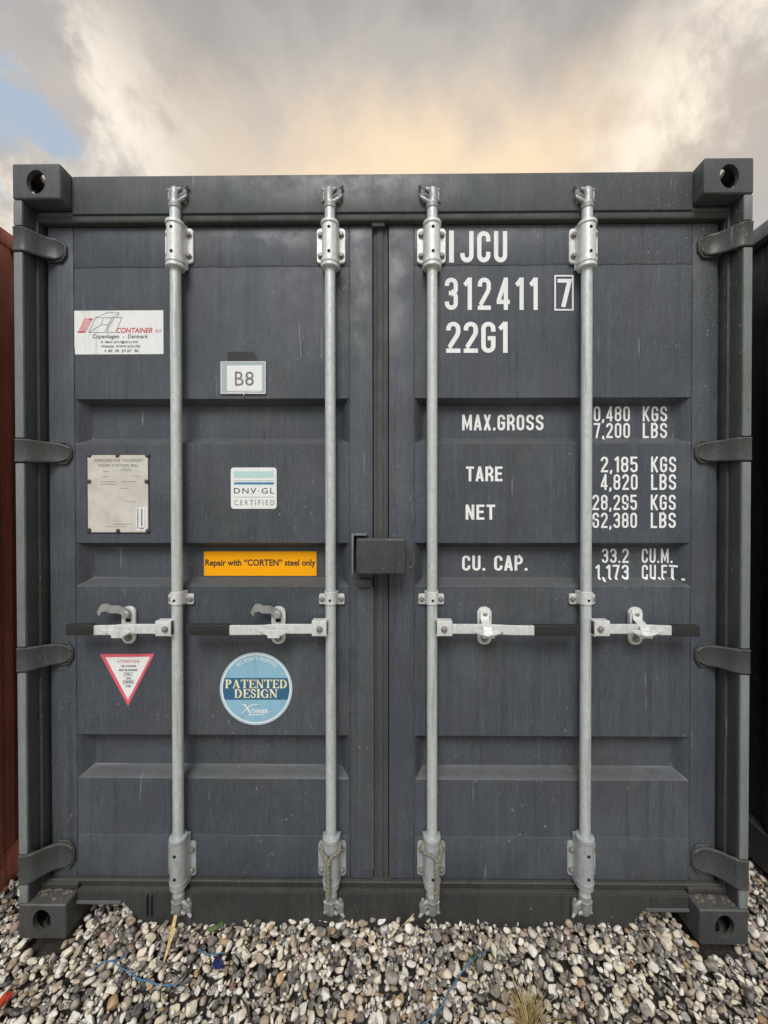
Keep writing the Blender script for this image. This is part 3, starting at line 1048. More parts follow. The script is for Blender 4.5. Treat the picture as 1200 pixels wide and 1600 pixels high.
ROD_PX = (275.5, 516.2, 675.2, 916.2)
rod_x = [X(p, Y_ROD, 660) for p in ROD_PX]
for i, cx in enumerate(rod_x):
    flip = 1 if i < 2 else -1
    pxr = ROD_PX[i]
    z_top, z_bot = Z(318, Y_ROD, pxr), Z(1406, Y_ROD, pxr)
    ze = lambda py, y_=Y_ROD - .02: Z(py, y_, pxr)
    g = G()
    zz_ = np.linspace(z_bot, z_top, 40)
    g.tube([(cx, Y_ROD, float(q)) for q in zz_], R_ROD, 28)
    bar = g.build('locking_bar', GALV, box)
    # top bearing
    for a_, b_, pa, pb in ((340, 411, 357, 411.5), (1315, 1394, 1315, 1368)):
        zt0, zt1 = ze(b_), ze(a_)
        g = G()
        r_ = .0275
        g.plan(u_profile(cx, r_, .066), zt0, zt1, .003)
        if a_ < 800:
            for pz in (341, 401.5, 409):
                q = ze(pz, Y_ROD - .03)
                g.tube([(cx, Y_ROD, q - .006), (cx, Y_ROD, q - .0045), (cx, Y_ROD, q + .0045), (cx, Y_ROD, q + .006)], [r_ + .0005, r_ + .0035, r_ + .0035, r_ + .0005], 24)
        else:
            q = ze(1319, Y_ROD - .03)
            g.tube([(cx, Y_ROD, q - .010), (cx, Y_ROD, q - .004), (cx, Y_ROD, q + .004), (cx, Y_ROD, q + .008)], [r_ + .001, r_ + .003, r_ + .0015, r_ - .008], 24)
            q = ze(1391, Y_ROD - .03)
            g.tube([(cx, Y_ROD, q - .005), (cx, Y_ROD, q), (cx, Y_ROD, q + .010)], [r_ - .006, r_ + .001, r_ + .0018], 24)
        g.build('bearing', GALV_W if a_ < 800 else GALV_L, bar)
        g = G()
        zp0, zp1 = Z(pb, .064, pxr), Z(pa, .064, pxr)
        hw = .0485
        g.prism(rrect(cx - hw, cx + hw, zp0, zp1, .012), .0625, .0708, .002)
        g.build('bearing_plate', GALV_W if a_ < 800 else GALV_L, bar)
        for dx_ in (-.0355, .0355):
            for zq in (zp1 - .024, zp0 + .024):
                inst('bolt', bolt_me, bar, (cx + dx_, .0622, zq), (0, random.uniform(0, 1), 0))
        for pz in ((353.5, 391.5) if a_ < 800 else (1339, 1375)):
            inst('grease_hole', hole_me, bar, (cx, Y_ROD - r_ - .0002, ze(pz, Y_ROD - r_)))
    # guide clamp at mid height
    zc0, zc1 = ze(946), ze(926)
    g = G()
    g.plan(u_profile(cx, .0215, .066), zc0, zc1, .0015)
    g.prism(rrect(cx - .044, cx + .044, Z(944, .066, pxr), Z(927.5, .066, pxr), .006), .0635, .0706, .0015)
    g.build('guide_clamp', GALV_W, bar)
    for dx_ in (-.034, .034):
        inst('bolt', bolt_me, bar, (cx + dx_, .0632, Z(936, .064, pxr)), (0, random.uniform(0, 1), 0), (.85, .85, .85))
    inst('grease_hole', hole_me, bar, (cx, Y_ROD - .0217, ze(938.5)), (0, 0, 0), (.85, .85, .85))
    # cams and their keepers
    g = G(); cam(g, cx, ze(318, .03), 1, flip); g.build('cam', GALV_D, bar, 50)
    g = G(); cam(g, cx, ze(1406, .03), -1, flip); g.build('cam', GALV_D, bar, 50)
    g = G(); keeper(g, cx, ze(318, .03), 1, flip, Y_HEAD); g.build('cam_keeper', PAINT_PALE, box, 50)
    g = G(); keeper(g, cx, ze(1406, .03), -1, flip, Y_HEAD); g.build('cam_keeper', GALV_D, box, 50)

# ---- handles and their catches
YH = .016
for i, (hub0, hub1, bend, gend, ctch, is_open) in enumerate((
        (270, 246, 178, (146, 104), 201, True),
        (511, 488, 415, (358, 291), 435, True),
        (682, 706, 797, (835, 904), 757, False),
        (926, 950, 1030, (1050, 1092), 993, False))):
    s = -1 if hub1 < hub0 else 1
    Zh = lambda py, y_=YH: Z(py, y_, hub1)
    xa, xb = sorted((X(hub0, .018, 983), X(hub1, .018, 983)))
    g = G()
    # lever
    x_h, x_c0, x_c1, x_b, x_g = [X(p, YH, 983) for p in (hub1 - s * 4, ctch - s * 14, ctch + s * 12, bend + s * 4, gend[0] + s * 12)]
    path = [(x_h, YH + .006), (x_c0, YH + .006), (x_c1, YH + .004), (x_b, YH - .008), (x_g, YH - .010)]
    PP = []
    for a_, b_ in zip(path, path[1:]):
        PP += [(a_[0] + (b_[0] - a_[0]) * k / 5, a_[1] + (b_[1] - a_[1]) * k / 5) for k in range(5)]
    PP.append(path[-1])
    for _ in range(2):
        PP = [PP[0]] + [((PP[k - 1][0] + 2 * PP[k][0] + PP[k + 1][0]) / 4, (PP[k - 1][1] + 2 * PP[k][1] + PP[k + 1][1]) / 4) for k in range(1, len(PP) - 1)] + [PP[-1]]
    out = PP + [(p[0], p[1] + .009) for p in PP[::-1]]
    g.plan(out, Zh(991.5), Zh(976.5), .002)
    lever = g.build('handle', GALV_W, box)
    g = G()
    g.box(xa, xb, .004, .040, Zh(994, .006), Zh(970, .006), .003)
    g.box(min(xa, xb) if s > 0 else xb - .004, (xa + .004) if s > 0 else max(xa, xb), .008, .050, Zh(994), Zh(970), .001)
    g.build('hub', GALV_W, lever)
    xc = (X(hub0, .004, 983) + X(hub1, .004, 983)) / 2
    inst('bolt', bolt_me, lever, (xc, .0035, Zh(983, .004)), (0, .4, 0), (1.0, 1.0, 1.0))
    g = G()
    ga, gb = sorted((X(gend[0], .006, 985), X(gend[1], .006, 985)))
    g.box(ga, gb, .0005, .0225, Z(993.5, .003), Z(976.8, .003), .003, 3)
    g.build('grip', GRIP, lever)
    # catch
    Yc = .064
    xc = X(ctch, Yc, 983)
    zt0, zt1 = Z(1006.5, Yc), Z(948, Yc)
    g = G()
    g.prism(rrect(xc - .0245, xc + .0245, zt0, zt1, .022, 7), .0625, .0708, .0015)
    catch = g.build('handle_catch', GALV_W, box)
    for zq in (zt1 - .025, zt0 + .021):
        inst('bolt', bolt_me, catch, (xc, .0622, zq), (0, random.uniform(0, 1), 0), (1.15, 1, 1.15))
    # seat carrying the lever
    zl0 = Zh(991.5)
    g = G()
    g.box(xc - .020, xc + .020, .004, .066, zl0 - .0085, zl0 - .0025, .001)
    g.prism([(xc - .052, zl0 + .017), (xc - .042, zl0 + .009), (xc - .020, zl0 - .001), (xc - .018, zl0 - .009), (xc + .018, zl0 - .009), (xc + .020, zl0 - .002), (xc + .036, zl0 + .004), (xc + .050, zl0 + .015), (xc + .030, zl0 + .018), (xc - .030, zl0 + .018)], .0035, .0085, .0012)
    g.build('catch_seat', GALV_W, catch)
    zs_ = Z(970, .06)
    G().box(xc - .009, xc + .009, .0617, .0640, zs_ - .006, zs_ + .006).build('slot', BLACK, catch)  # solid black block standing in for the slot's dark inside
    g = G()
    zp = zt1 - .025
    if is_open:          # latch flap thrown up towards the hinge side
        pts = [(xc + .012, .052, zp), (xc - .004, .048, zp + .010), (xc - .024, .042, zp + .020), (xc - .044, .040, zp + .020), (xc - .058, .036, zp + .028), (xc - .070, .030, zp + .026), (xc - .078, .026, zp + .010)]
        n = len(pts)
        A = []
        for p in pts:
            A.append([Vector(p) + Vector((-.002, 0, d_)) for d_ in (.013, -.013)])
        rings = []
        for k in range(n):
            a_, b_ = A[k]
            if k == n - 1:
                a_, b_ = Vector(pts[k]) + Vector((-.006, 0, .006)), Vector(pts[k]) + Vector((.002, 0, -.010))
            rings.append([g.b.verts.new(a_), g.b.verts.new(b_), g.b.verts.new(b_ + Vector((0, .006, 0))), g.b.verts.new(a_ + Vector((0, .006, 0)))])
        for k in range(n - 1):
            for q in range(4):
                g.b.faces.new((rings[k][q], rings[k][(q + 1) % 4], rings[k + 1][(q + 1) % 4], rings[k + 1][q]))
        g.b.faces.new(rings[0]); g.b.faces.new(rings[-1][::-1])
        g.tube([(xc, .063, zp), (xc, .046, zp), (xc, .044, zp)], [.013, .013, .010], 16)
    else:                # latch flap hanging shut over the lever
        pts = [(.058, zp + .018), (.055, zp + .002), (.050, zp - .012), (.030, zp - .020), (.010, zp - .030), (.000, zp - .048), (-.004, zp - .056), (.000, zp - .062)]
        wd = [.016, .016, .014, .0145, .0145, .0145, .014, .012]
        rings = []
        for (y_, z_), w_ in zip(pts, wd):
            o_ = -.003 if z_ < zp - .01 else 0
            rings.append([g.b.verts.new((xc - w_ + o_, y_, z_)), g.b.verts.new((xc + w_ + o_, y_, z_)), g.b.verts.new((xc + w_ + o_, y_ + .005, z_ - .002)), g.b.verts.new((xc - w_ + o_, y_ + .005, z_ - .002))])
        for k in range(len(rings) - 1):
            for q in range(4):
                g.b.faces.new((rings[k][q], rings[k][(q + 1) % 4], rings[k + 1][(q + 1) % 4], rings[k + 1][q]))
        g.b.faces.new(rings[0]); g.b.faces.new(rings[-1][::-1])
        g.tube([(xc - .020, -.002, zl0 + .006), (xc - .006, -.004, zl0 + .003), (xc + .016, -.003, zl0 + .007), (xc + .034, .001, zl0 + .010)], [.004, .005, .005, .003], 8)
        g.box(xc - .027, xc - .021, .050, .068, zp - .032, zp + .008, .001)
    g.build('latch_flap', GALV_W if not is_open else GALV_D, catch, 25)

# ---- lock box over the meeting stiles
yb = -.012
bx0, bz0 = at(556.5, 897.5, yb)
bx1, bz1 = at(634, 842, yb)
g = G()
g.box(bx0, bx1, yb, .064, bz0, bz1, .007, 4)
lock = g.build('lock_box', HINGE, box)
g = G()
zz1 = Z(834, .01)
xp = X(551.5, .01)
g.box(xp - .004, xp + .002, .004, .070, Z(896, .01), zz1, .0012)
g.box(xp + .002, X(573, .03), .020, .070, zz1 - .007, zz1 - .001, .0012)
g.build('lock_guard', PAINT_PALE, lock)
g = G()
hx0, hx1 = X(637, .02), X(645.5, .02)
hz0, hz1 = Z(888, .02), Z(851, .02)
g.tube([(hx1, .03, hz1), (hx1, .028, (hz0 + hz1) / 2), (hx1 + .001, .024, hz0 + .022)], [.003, .004, .004], 8)
g.tube([(hx0 - .004, .02, hz0 + .026), (hx0 - .001, .018, hz0 + .010), (hx0 + .006, .018, hz0 + .002), (hx1 - .002, .018, hz0 + .004), (hx1 + .002, .018, hz0 + .016), (hx1 + .003, .018, hz0 + .026)], .0034, 8)
g.build('lock_hook', PAINT_FRAME, lock)
g = G()
ta = at(558, 918, .052); tb = at(581, 905, .052)
g.box(ta[0], tb[0], .052, .073, ta[1], tb[1], .006, 3)
g.box(ta[0] - .002, tb[0] + .006, .0675, .0715, Z_DB + .03, ta[1] - .001, .002)
g.build('door_stop', PAINT_FRAME, box)

# ================================================================== PRINT AND STICKERS
drape = {'z': [q for lo, hi in RECESS for q in [lo + SL * k / 4 for k in range(5)] + [hi - SL * .70 * k / 4 for k in range(5)]],
         'f': lambda x, z: (Y_PANEL - .0022 if z > Z(415, Y_PANEL) else Y_PANEL) + rec_depth(x, z, R1 + .0015, R2 - .0015)}
YF = Y_PANEL + REC


def line(Y, items, label):
    for it in items:
        p = Print(Y, drape)
        p.stencil(*it[:5], **(it[5] if len(it) > 5 else {}))
        p.build('lettering', PAINTW, DR, 'white ' + label + ' ' + it[0])


p = Print(Y_PANEL, drape)
p.stencil('I', 701.5, 709, 361, 411, t=1.0)
p.stencil('JCU', 719, 792, 362, 411, t=.15, gap=.125, cw=.46)
p.build('lettering', PAINTW, DR, 'white owner code IJCU')
p = Print(Y_PANEL, drape)
p.stencil('312411', 695, 840, 434, 484.5, t=.135, gap=.19, cw=.42)
p.stencil('7', 869.5 + 1.5, 893, 436, 480, t=.135)
p.ribbon([(867.2, 431.2), (894.8, 431.2), (894.8, 484.3), (867.2, 484.3), (867.2, 431.2)], 2.4)
p.build('lettering', PAINTW, DR, 'white serial number 312411 with boxed 7')
line(Y_PANEL, [('22G1', 697, 793, 503, 551.5, dict(t=.14, gap=.10, cw=.44))], 'size code')
line(YF, [('MAX.GROSS', 722, 849, 648, 672.5, dict(t=.155, gap=.12, cw=.48))], 'words')
line(Y_PANEL, [('TARE', 728, 785, 729, 752, dict(t=.155, gap=.10, cw=.48))], 'word')
line(Y_PANEL, [('NET', 727.5, 773.5, 788.5, 812, dict(t=.155, gap=.12, cw=.50))], 'word')
line(YF, [('CU.', 722, 758, 868, 891.5, dict(t=.155, gap=.12, cw=.48)), ('CAP.', 772, 824, 868, 891.5, dict(t=.155, gap=.10, cw=.47))], 'capacity heading')
sk = dict(t=.135, gap=.13, cw=.45)
line(YF, [('30,480', 914, 984, 635, 658.5, sk), ('KGS', 1004, 1042, 635, 658.5, sk)], 'weight mark')
line(YF, [('67,200', 914, 984, 661, 684.5, sk), ('LBS', 1004, 1042, 661, 684.5, sk)], 'weight mark')
line(Y_PANEL, [('2,185', 938.5, 996, 713.5, 738, sk), ('KGS', 1017, 1056, 713.5, 738, sk)], 'weight mark')
line(Y_PANEL, [('4,820', 938.5, 996, 741, 765.5, sk), ('LBS', 1017, 1056, 741, 765.5, sk)], 'weight mark')
line(Y_PANEL, [('28,295', 925.5, 995, 773, 797, sk), ('KGS', 1016.5, 1055.5, 773, 797, sk)], 'weight mark')
line(Y_PANEL, [('62,380', 925.5, 995, 801, 825, sk), ('LBS', 1016.5, 1055.5, 801, 825, sk)], 'weight mark')
line(YF, [('33.2', 940, 982, 857, 879.5, sk), ('CU.M.', 1002.5, 1050, 857, 879.5, sk)], 'volume mark')
line(YF, [('1,173', 930, 982, 882.5, 905, sk), ('CU.FT.', 1002.5, 1060, 882.5, 905, sk)], 'volume mark')


def sticker(name, px0, px1, py0, py1, Y, mat, r=0.0, label=None, thick=.0009, parent=box):
    x0, z0 = at(px0, py1, Y)
    x1, z1 = at(px1, py0, Y)
    g = G()
    poly = rrect(x0, x1, z0, z1, r) if r else [(x0, z0), (x1, z0), (x1, z1), (x0, z1)]
    g.prism(poly, Y - thick, Y + .0004)
    o = g.build(name, mat, parent)
    if label:
        o['label'] = label
    return o


YS = Y_PANEL
YT = YS - .0012
# owner's sticker
st = sticker('sticker', 116.8, 255.3, 485, 554, YS, VINYL, label='white owner sticker with red and black print')
p = Print(YT)
p.text('CONTAINER', 182, 238.5, 512.0, 520.4, bold=.024, shear=.22)
p.text('ApS', 242, 252, 514.3, 520.6, shear=.22)
p.build('lettering', INKRED, st)
p = Print(YT)
p.text('Copenhagen  -  Denmark', 145, 231, 522.2, 530.6, bold=.015, shear=.2, spacing=1.1)
p.text('E- Mail: IJCU@IJCU.DK', 158, 216, 532.5, 537.0, bold=.02, spacing=1.1)
p.text('Website: WWW.IJCU.DK', 158, 219.5, 539.3, 544, bold=.02, spacing=1.1)
p.text('+ 45  70  27 67  90', 163, 216, 546, 550.4, bold=.02, shear=.2, spacing=1.1)
p.build('lettering', INK, st)
p = Print(YT)
for q in ([(149, 496.5), (167, 488.6), (186, 488.6), (175, 496.4), (149, 496.5), (138.8, 519.5), (163, 519.5), (175, 496.4)], [(138.8, 519.5), (158, 507.5), (169, 507.5)], [(158, 507.5), (161, 497)],
          [(178, 496), (190.5, 496), (180.5, 519.5), (166, 519.5), (178, 496)], [(186, 488.6), (183, 496)]):
    p.ribbon(q, .75)
p.build('emblem', INKGREY, st)
p = Print(YT)
p.poly([(121, 519.7), (134, 519.7), (145, 497.5), (131.5, 497.5)])
p.build('emblem', INKPINK, st)
p = Print(YT - .0004)
p.poly([(121, 519.7), (130, 519.7), (133.5, 517.3), (122, 517.5)])
p.poly([(138, 499.5), (139, 497.5), (145, 497.5), (143, 501)])
p.build('emblem', INKRED, st)

# card holder with the bay card
g = G()
xa, za = at(356, 566, YS); xb, zb = at(380, 549.5, YS)
g.prism([(xa, za), (xb - .0006, za), (xb - .0006, zb), (xa, zb)], YS - .0012, YS + .0003)
xc_, _ = at(402, 560, YS)
g.prism([(xb + .0006, za), (xc_, za), (xc_ - .001, za + .012), (xc_ - .008, zb - .006), (xc_ - .014, zb - .002), (xb + .0006, zb - .001)], YS - .0012, YS + .0003)
g.build('tape', GRIP, box)
hold = sticker('card_holder', 345.3, 415.3, 565, 615.8, YS - .0004, HOLDER, r=.002, thick=.0045, label='clear bluish card holder with card B8')
Yh_ = YS - .0049
card = sticker('card', 355, 409.5, 571, 611, Yh_ - .0002, VINYL, thick=.0008, parent=hold)
for ch_, u0_, u1_ in (('B', 367, 380.5), ('8', 383, 396.5)):
    p = Print(Yh_ - .0016)
    p.text(ch_, u0_, u1_, 580.5, 602.5)
    p.build('lettering', INKGREY, hold)
g = G()
a0 = at(345.3, 615.8, Yh_); a1 = at(415.3, 565, Yh_)
for (u0, v0), (u1, v1) in (((345.8, 566), (414.8, 566)), ((414.8, 566), (414.8, 615)), ((414.8, 615), (345.8, 615)), ((345.8, 615), (345.8, 566))):
    q0, q1 = at(u0, v0, Yh_), at(u1, v1, Yh_)
    g.tube([(q0[0], Yh_, q0[1]), (q1[0], Yh_, q1[1])], .0014, 6)
q0, q1 = at(356, 613.5, Yh_), at(408, 612.5, Yh_)
g.tube([(q0[0], Yh_, q0[1]), (q1[0], Yh_, q1[1])], .0017, 6)
q0, q1 = at(380, 613, Yh_), at(381, 618, Yh_)
g.tube([(q0[0], Yh_, q0[1]), (q1[0], Yh_, q1[1])], .0012, 6)
g.build('holder_rim', VINYL, hold)

# data plate
g = G()
x0, z0 = at(136, 833, YS); x1, z1 = at(233, 709.5, YS)
g.prism(rrect(x0, x1, z0, z1, .004), YS - .0030, YS + .0004)
pl0 = g.build('plate_backing', TAPE, box)
dp = sticker('data_plate', 138, 231.2, 711, 831.5, YS - .0031, PLATE, r=.004, thick=.0010, parent=box, label='riveted pale metal approval plate')
rv = me_of(G().tube([(0, .001, 0), (0, -.001, 0), (0, -.0032, 0), (0, -.0040, 0)], [.0078, .0078, .0056, .002], 12))
rv.name = 'rivet'
rv.materials.append(TAPE)
for u_, v_ in ((139.5, 711.5), (183.5, 711.5), (230, 711.5), (139.3, 752.5), (229.2, 752.5), (139.5, 828.5), (184.5, 829.5), (231, 829.5)):
    q = at(u_, v_, YS - .004)
    inst('rivet', rv, dp, (q[0], YS - .0041, q[1]))
p = Print(YS - .0046)
p.text('APPROVED FOR TRANSPORT', 147, 223, 717, 722, spacing=1.1)
p.text('UNDER CUSTOMS SEAL', 153, 216, 725, 729, spacing=1.1)
for a_, b_, c_ in ((161, 169, 736.5), (188, 206, 735), (190, 203, 732.5), (158, 182, 752.8), (157, 181, 756.5), (190, 213, 752.5), (208, 222, 744), (176, 206, 819), (166, 198, 823), (196, 212, 784), (160, 170, 744.5), (187, 199, 763)):
    p.ribbon([(a_, c_), (b_, c_)], .45)
p.build('engraving', INKGREY, dp)
lb = sticker('label_strip', 212.5, 230, 793, 829, YS - .0043, VINYL, thick=.0006, parent=dp)
p = Print(YS - .0053)
for k in range(12):
    p.rect(213.8, 216.3, 794.5 + k * 2.7, 796 + k * 2.7)
p.rect(220.6, 222.4, 795, 822)
p.ribbon([(226.5, 794), (226.5, 825)], .5)
p.rect(218.8, 224.5, 824.4, 826.4)
p.build('lettering', INKGREY, dp)

# class sticker
st = sticker('sticker', 361, 432.2, 730.5, 795, YS, VINYL, r=.010, label='white certification sticker with rounded corners')
p = Print(YT)
p.text('DNV·GL', 365.5, 428.5, 762.5, 771.2, bold=.004, spacing=1.25)
p.build('lettering', INK, st)
p = Print(YT)
p.text('CERTIFIED', 366, 428.5, 781.5, 789.3, spacing=1.45)
p.ribbon([(366, 776.6), (428.5, 776.6)], .5)
p.build('lettering', INKGREY, st)
p = Print(YT)
p.rect(365.5, 427.5, 736.5, 746.5)
p.build('stripe', TEAL, st)
p = Print(YT)
p.rect(365.5, 428, 750.8, 752)
p.build('stripe', GREENINK, st)
p = Print(YT)
p.rect(365.5, 428, 753.7, 757)
p.build('stripe', STRIPEBLUE, st)

# orange repair sticker on the floor of the middle recess
YO = Y_PANEL + REC
st = sticker('sticker', 319, 494.5, 861.5, 899.5, YO, ORANGE, r=.002, label='orange repair notice sticker')
p = Print(YO - .0012)
p.text('Repair with “CORTEN” steel only', 320.8, 493, 873.6, 887.2, bold=.026)
p.build('lettering', INK, st)

# attention triangle
g = G()
tri = [at(156.5, 1022, YS), at(241.5, 1021.5, YS), at(200.3, 1103, YS)]
g.prism([(q[0], q[1]) for q in tri], YS - .0009, YS + .0004)
st = g.build('sticker', PINK, box)
st['label'] = 'pink and white warning triangle sticker'
p = Print(YT)
p.poly([(164.8, 1027), (234.8, 1026.2), (200, 1093.5)])
p.build('triangle_field', VINYL, st)
p = Print(YT - .0005)
p.text('ATTENTION', 183, 217.5, 1031.5, 1035.5, bold=.02, spacing=1.3)
p.build('lettering', INKRED, st)
p = Print(YT - .0005)
p.text('THIS CONTAINER', 189, 212.5, 1039.4, 1042.4, bold=.02)
p.text('MUST BE REPAIRED', 186, 215, 1045.4, 1048.6, bold=.02)
p.text('ONLY', 196, 205, 1051.7, 1055, bold=.02)
p.ribbon([(194, 1050.4), (207, 1050.4), (207, 1056.2), (194, 1056.2), (194, 1050.4)], .4)
p.text('WITH', 197, 204.6, 1058.6, 1061.4, bold=.02)
p.text('CORTEN', 194, 207, 1064, 1067.2, bold=.02)
p.ribbon([(192.5, 1062.8), (208.5, 1062.8), (208.5, 1068.4), (192.5, 1068.4), (192.5, 1062.8)], .4)
p.text('STEEL', 196.4, 205, 1070.7, 1073.5, bold=.02)
p.build('lettering', INK, st)

# round patent sticker
CX, CY = 400.2, 1076


def disc(cx, cy, r, n=64):
    return [(cx + r * math.cos(2 * PI * k / n), cy + r * math.sin(2 * PI * k / n)) for k in range(n)]


g = G()
g.prism([at(a_, b_, YS) for a_, b_ in disc(CX, CY, 56.6)], YS - .0009, YS + .0004)
st = g.build('sticker', SKYBLUE, box)
st['label'] = 'round blue patented design sticker'
p = Print(YT)
q = disc(CX, CY, 53.4)
p.ribbon(q + [q[0]], 2.0)
q = disc(CX, CY, 56.0)
p.ribbon(q + [q[0]], .7)
p.build('ring', VINYL, st)
p = Print(YT)
band = [(CX + 51.8 * math.cos(t), CY + 51.8 * math.sin(t)) for t in [math.radians(a_) for a_ in np.linspace(-18.8, 19.5, 9)]]
band += [(CX - 51.8 * math.cos(t), CY + 51.8 * math.sin(t)) for t in [math.radians(a_) for a_ in np.linspace(19.5, -18.8, 9)]]
p.poly(band)
p.build('band', DEEPBLUE, st)


def serif(p, body, x0, x1, y0, y1):
    """bold slab-serif capitals drawn as strokes"""
    tk, tn = .17, .075
    adv = 0.0
    jobs = []

    def G_(ch):
        w_ = {'P': .62, 'A': .78, 'T': .70, 'E': .62, 'N': .76, 'D': .74, 'S': .54, 'I': .30, 'G': .74}[ch]
        st_ = []
        sx_ = .17
        stem = lambda x, t=tk: st_.append(([(x, 0), (x, 1)], t))
        ser = lambda x, y, wd=.15: st_.append(([(x - wd, y), (x + wd, y)], .06))
        if ch in 'PDE':
            stem(sx_); ser(sx_, .03); ser(sx_, .97)
        if ch == 'P':
            st_.append(([(sx_, .965)] + arc(.34, .725, .19, .24, 90, -90, 8) + [(sx_, .485)], tn * 1.3))
            st_.append((arc(.36, .725, .16, .20, 60, -60, 6), tk))
        if ch == 'D':
            st_.append(([(sx_, .965)] + arc(.34, .5, .32, .465, 90, -90, 10) + [(sx_, .035)], tn * 1.2))
            st_.append((arc(.34, .5, .28, .40, 60, -60, 8), tk))
        if ch == 'E':
            st_.append(([(sx_, .965), (.58, .965), (.58, .76)], tn)); st_.append(([(sx_, .035), (.60, .035), (.60, .26)], tn))
            st_.append(([(sx_, .51), (.44, .51)], tn)); st_.append(([(.44, .63), (.44, .38)], tn))
        if ch == 'T':
            stem(.35); ser(.35, .03)
            st_.append(([(.04, .74), (.04, .965), (.66, .965), (.66, .74)], tn))
        if ch == 'I':
            stem(.15); ser(.15, .03, .15); ser(.15, .97, .15)
        if ch == 'A':
            st_.append(([(.13, 0), (.40, 1)], tn)); st_.append(([(.38, 1), (.64, 0)], tk)); st_.append(([(.22, .30), (.54, .30)], tn))
            ser(.13, .03, .12); ser(.63, .03, .14)
        if ch == 'N':
            st_.append(([(.14, 0), (.14, 1)], tn)); st_.append(([(.62, 0), (.62, 1)], tn)); st_.append(([(.12, 1), (.62, .02)], tk))
            ser(.14, .03, .12); ser(.62, .97, .12); ser(.09, .97, .09)
        if ch == 'S':
            st_.append(([(.47, .72)] + arc(.27, .75, .17, .215, 20, 180, 8) + [(.14, .62), (.42, .40)] + arc(.26, .25, .18, .215, 20, -180, 9) + [(.06, .34)], .115))
        if ch == 'G':
            st_.append(([(.64, .70)] + arc(.38, .5, .30, .465, 35, 330, 14), tn * 1.3))
            st_.append((arc(.38, .5, .28, .40, 125, 235, 8), tk)); st_.append(([(.62, .04), (.62, .44)], tk)); ser(.58, .44, .14)
        return st_, w_
    for ch in body:
        st_, w_ = G_(ch)
        for q_, t_ in st_:
            jobs.append(([(a_ + adv, b_) for a_, b_ in q_], t_))
        adv += w_ + .04
    adv -= .04
    keep = p.b
    p.b = bmesh.new()
    for q_, t_ in jobs:
        p.ribbon(q_, t_)
    tmp, p.b = p.b, keep
    mp = {v_: p.b.verts.new((x0 + v_.co.x * (x1 - x0) / adv, v_.co.y, y1 - v_.co.z * (y1 - y0))) for v_ in tmp.verts}
    for f in tmp.faces:
        p.b.faces.new([mp[v_] for v_ in f.verts])
    tmp.free()


p = Print(YT - .0005)
serif(p, 'PATENTED', 351.5, 448.8, 1062, 1075.2)
serif(p, 'DESIGN', 365.8, 434, 1077, 1090.4)
p.build('lettering', CREAM, st)
p = Print(YT)
p.text('ALL RIGHTS RESERVED', 0, 0, 0, 0, bold=.01, spacing=1.1, bend=(CX, CY, 44.5, 50.2, 130, 47))
p.text('TAINER', 393, 419, 1108, 1114.5, bold=.02)
p.ribbon([(379, 1101), (383, 1101.5), (386, 1106), (391.5, 1114.5)], 2.2)
p.ribbon([(378, 1114.5), (386, 1107), (391, 1103.2), (396, 1100.8), (403, 1100.5)], 1.3)
p.ribbon([(420, 1112), (422.5, 1112)], .8)
for k in range(8):
    p.rect(388 + k * 3, 390.2 + k * 3, 1116, 1117.6)
p.build('lettering', VINYL, st)

# ================================================================== NEIGHBOURS
GRP = 'containers parked side by side on gravel'


def neighbour(name, label, mat, x, y, z, inner, rail=None):
    """a container seen mostly by its flank: frame, corrugated sides, doors with recesses, bars"""
    r = thing(name, label, 'shipping container', (x, y, z), GRP)
    put_castings(r, mat)
    side_walls(r, mat)
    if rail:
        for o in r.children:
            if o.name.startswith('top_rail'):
                o.data.materials[0] = rail  # top rails take a different tone from the body
    G().box(-XI, XI, Y_HEAD, .19, TALL - .19, TALL - .05, .005).build('header', mat, r)
    G().box(-XI, XI, Y_HEAD, .17, .02, .16, .005).build('sill', mat, r)
    for sx in (-1, 1):
        xs = sorted((sx * (HALF - .001), sx * (HALF - .045)))
        G().box(xs[0], xs[1], .003, .176, .119, TALL - .119, .006).build('corner_post', mat, r)
        xs = sorted((sx * .012, sx * 1.13))
        g = G()
        g.box(xs[0], xs[1], .10, .13, .165, TALL - .2, .003)
        zl_ = [.165, .5, .98, 1.42, 1.9, TALL - .2]
        for a_, b_ in zip(zl_, zl_[1:]):
            g.box(xs[0], xs[1], .071, .0985, a_ + .05, b_ - .05, .02)
        d = g.build('door', mat, r)
        for f in (.28, .74):
            xx = xs[0] + (xs[1] - xs[0]) * f
            G().tube([(xx, Y_ROD, .10), (xx, Y_ROD, TALL - .1)], R_ROD, 14).build('locking_bar', GALV, r)
    # vent box on the flank facing the gap
    g = G()
    xs = sorted((inner * (HALF - .010), inner * (HALF + .004)))
    g.box(xs[0], xs[1], .42, .58, TALL - .36, TALL - .27, .004)
    g.build('vent_cover', mat, r)
    return r


neighbour('shipping_container', 'rusty red container at the left edge, its corrugated flank showing beside the grey one', RED, -1.455 - HALF, .02, -.05, 1)
neighbour('shipping_container', 'near-black navy container at the right edge, half hidden beyond the grey one', NAVY, 1.505 + HALF, .02, -.005, -1, PAINT_PALE)

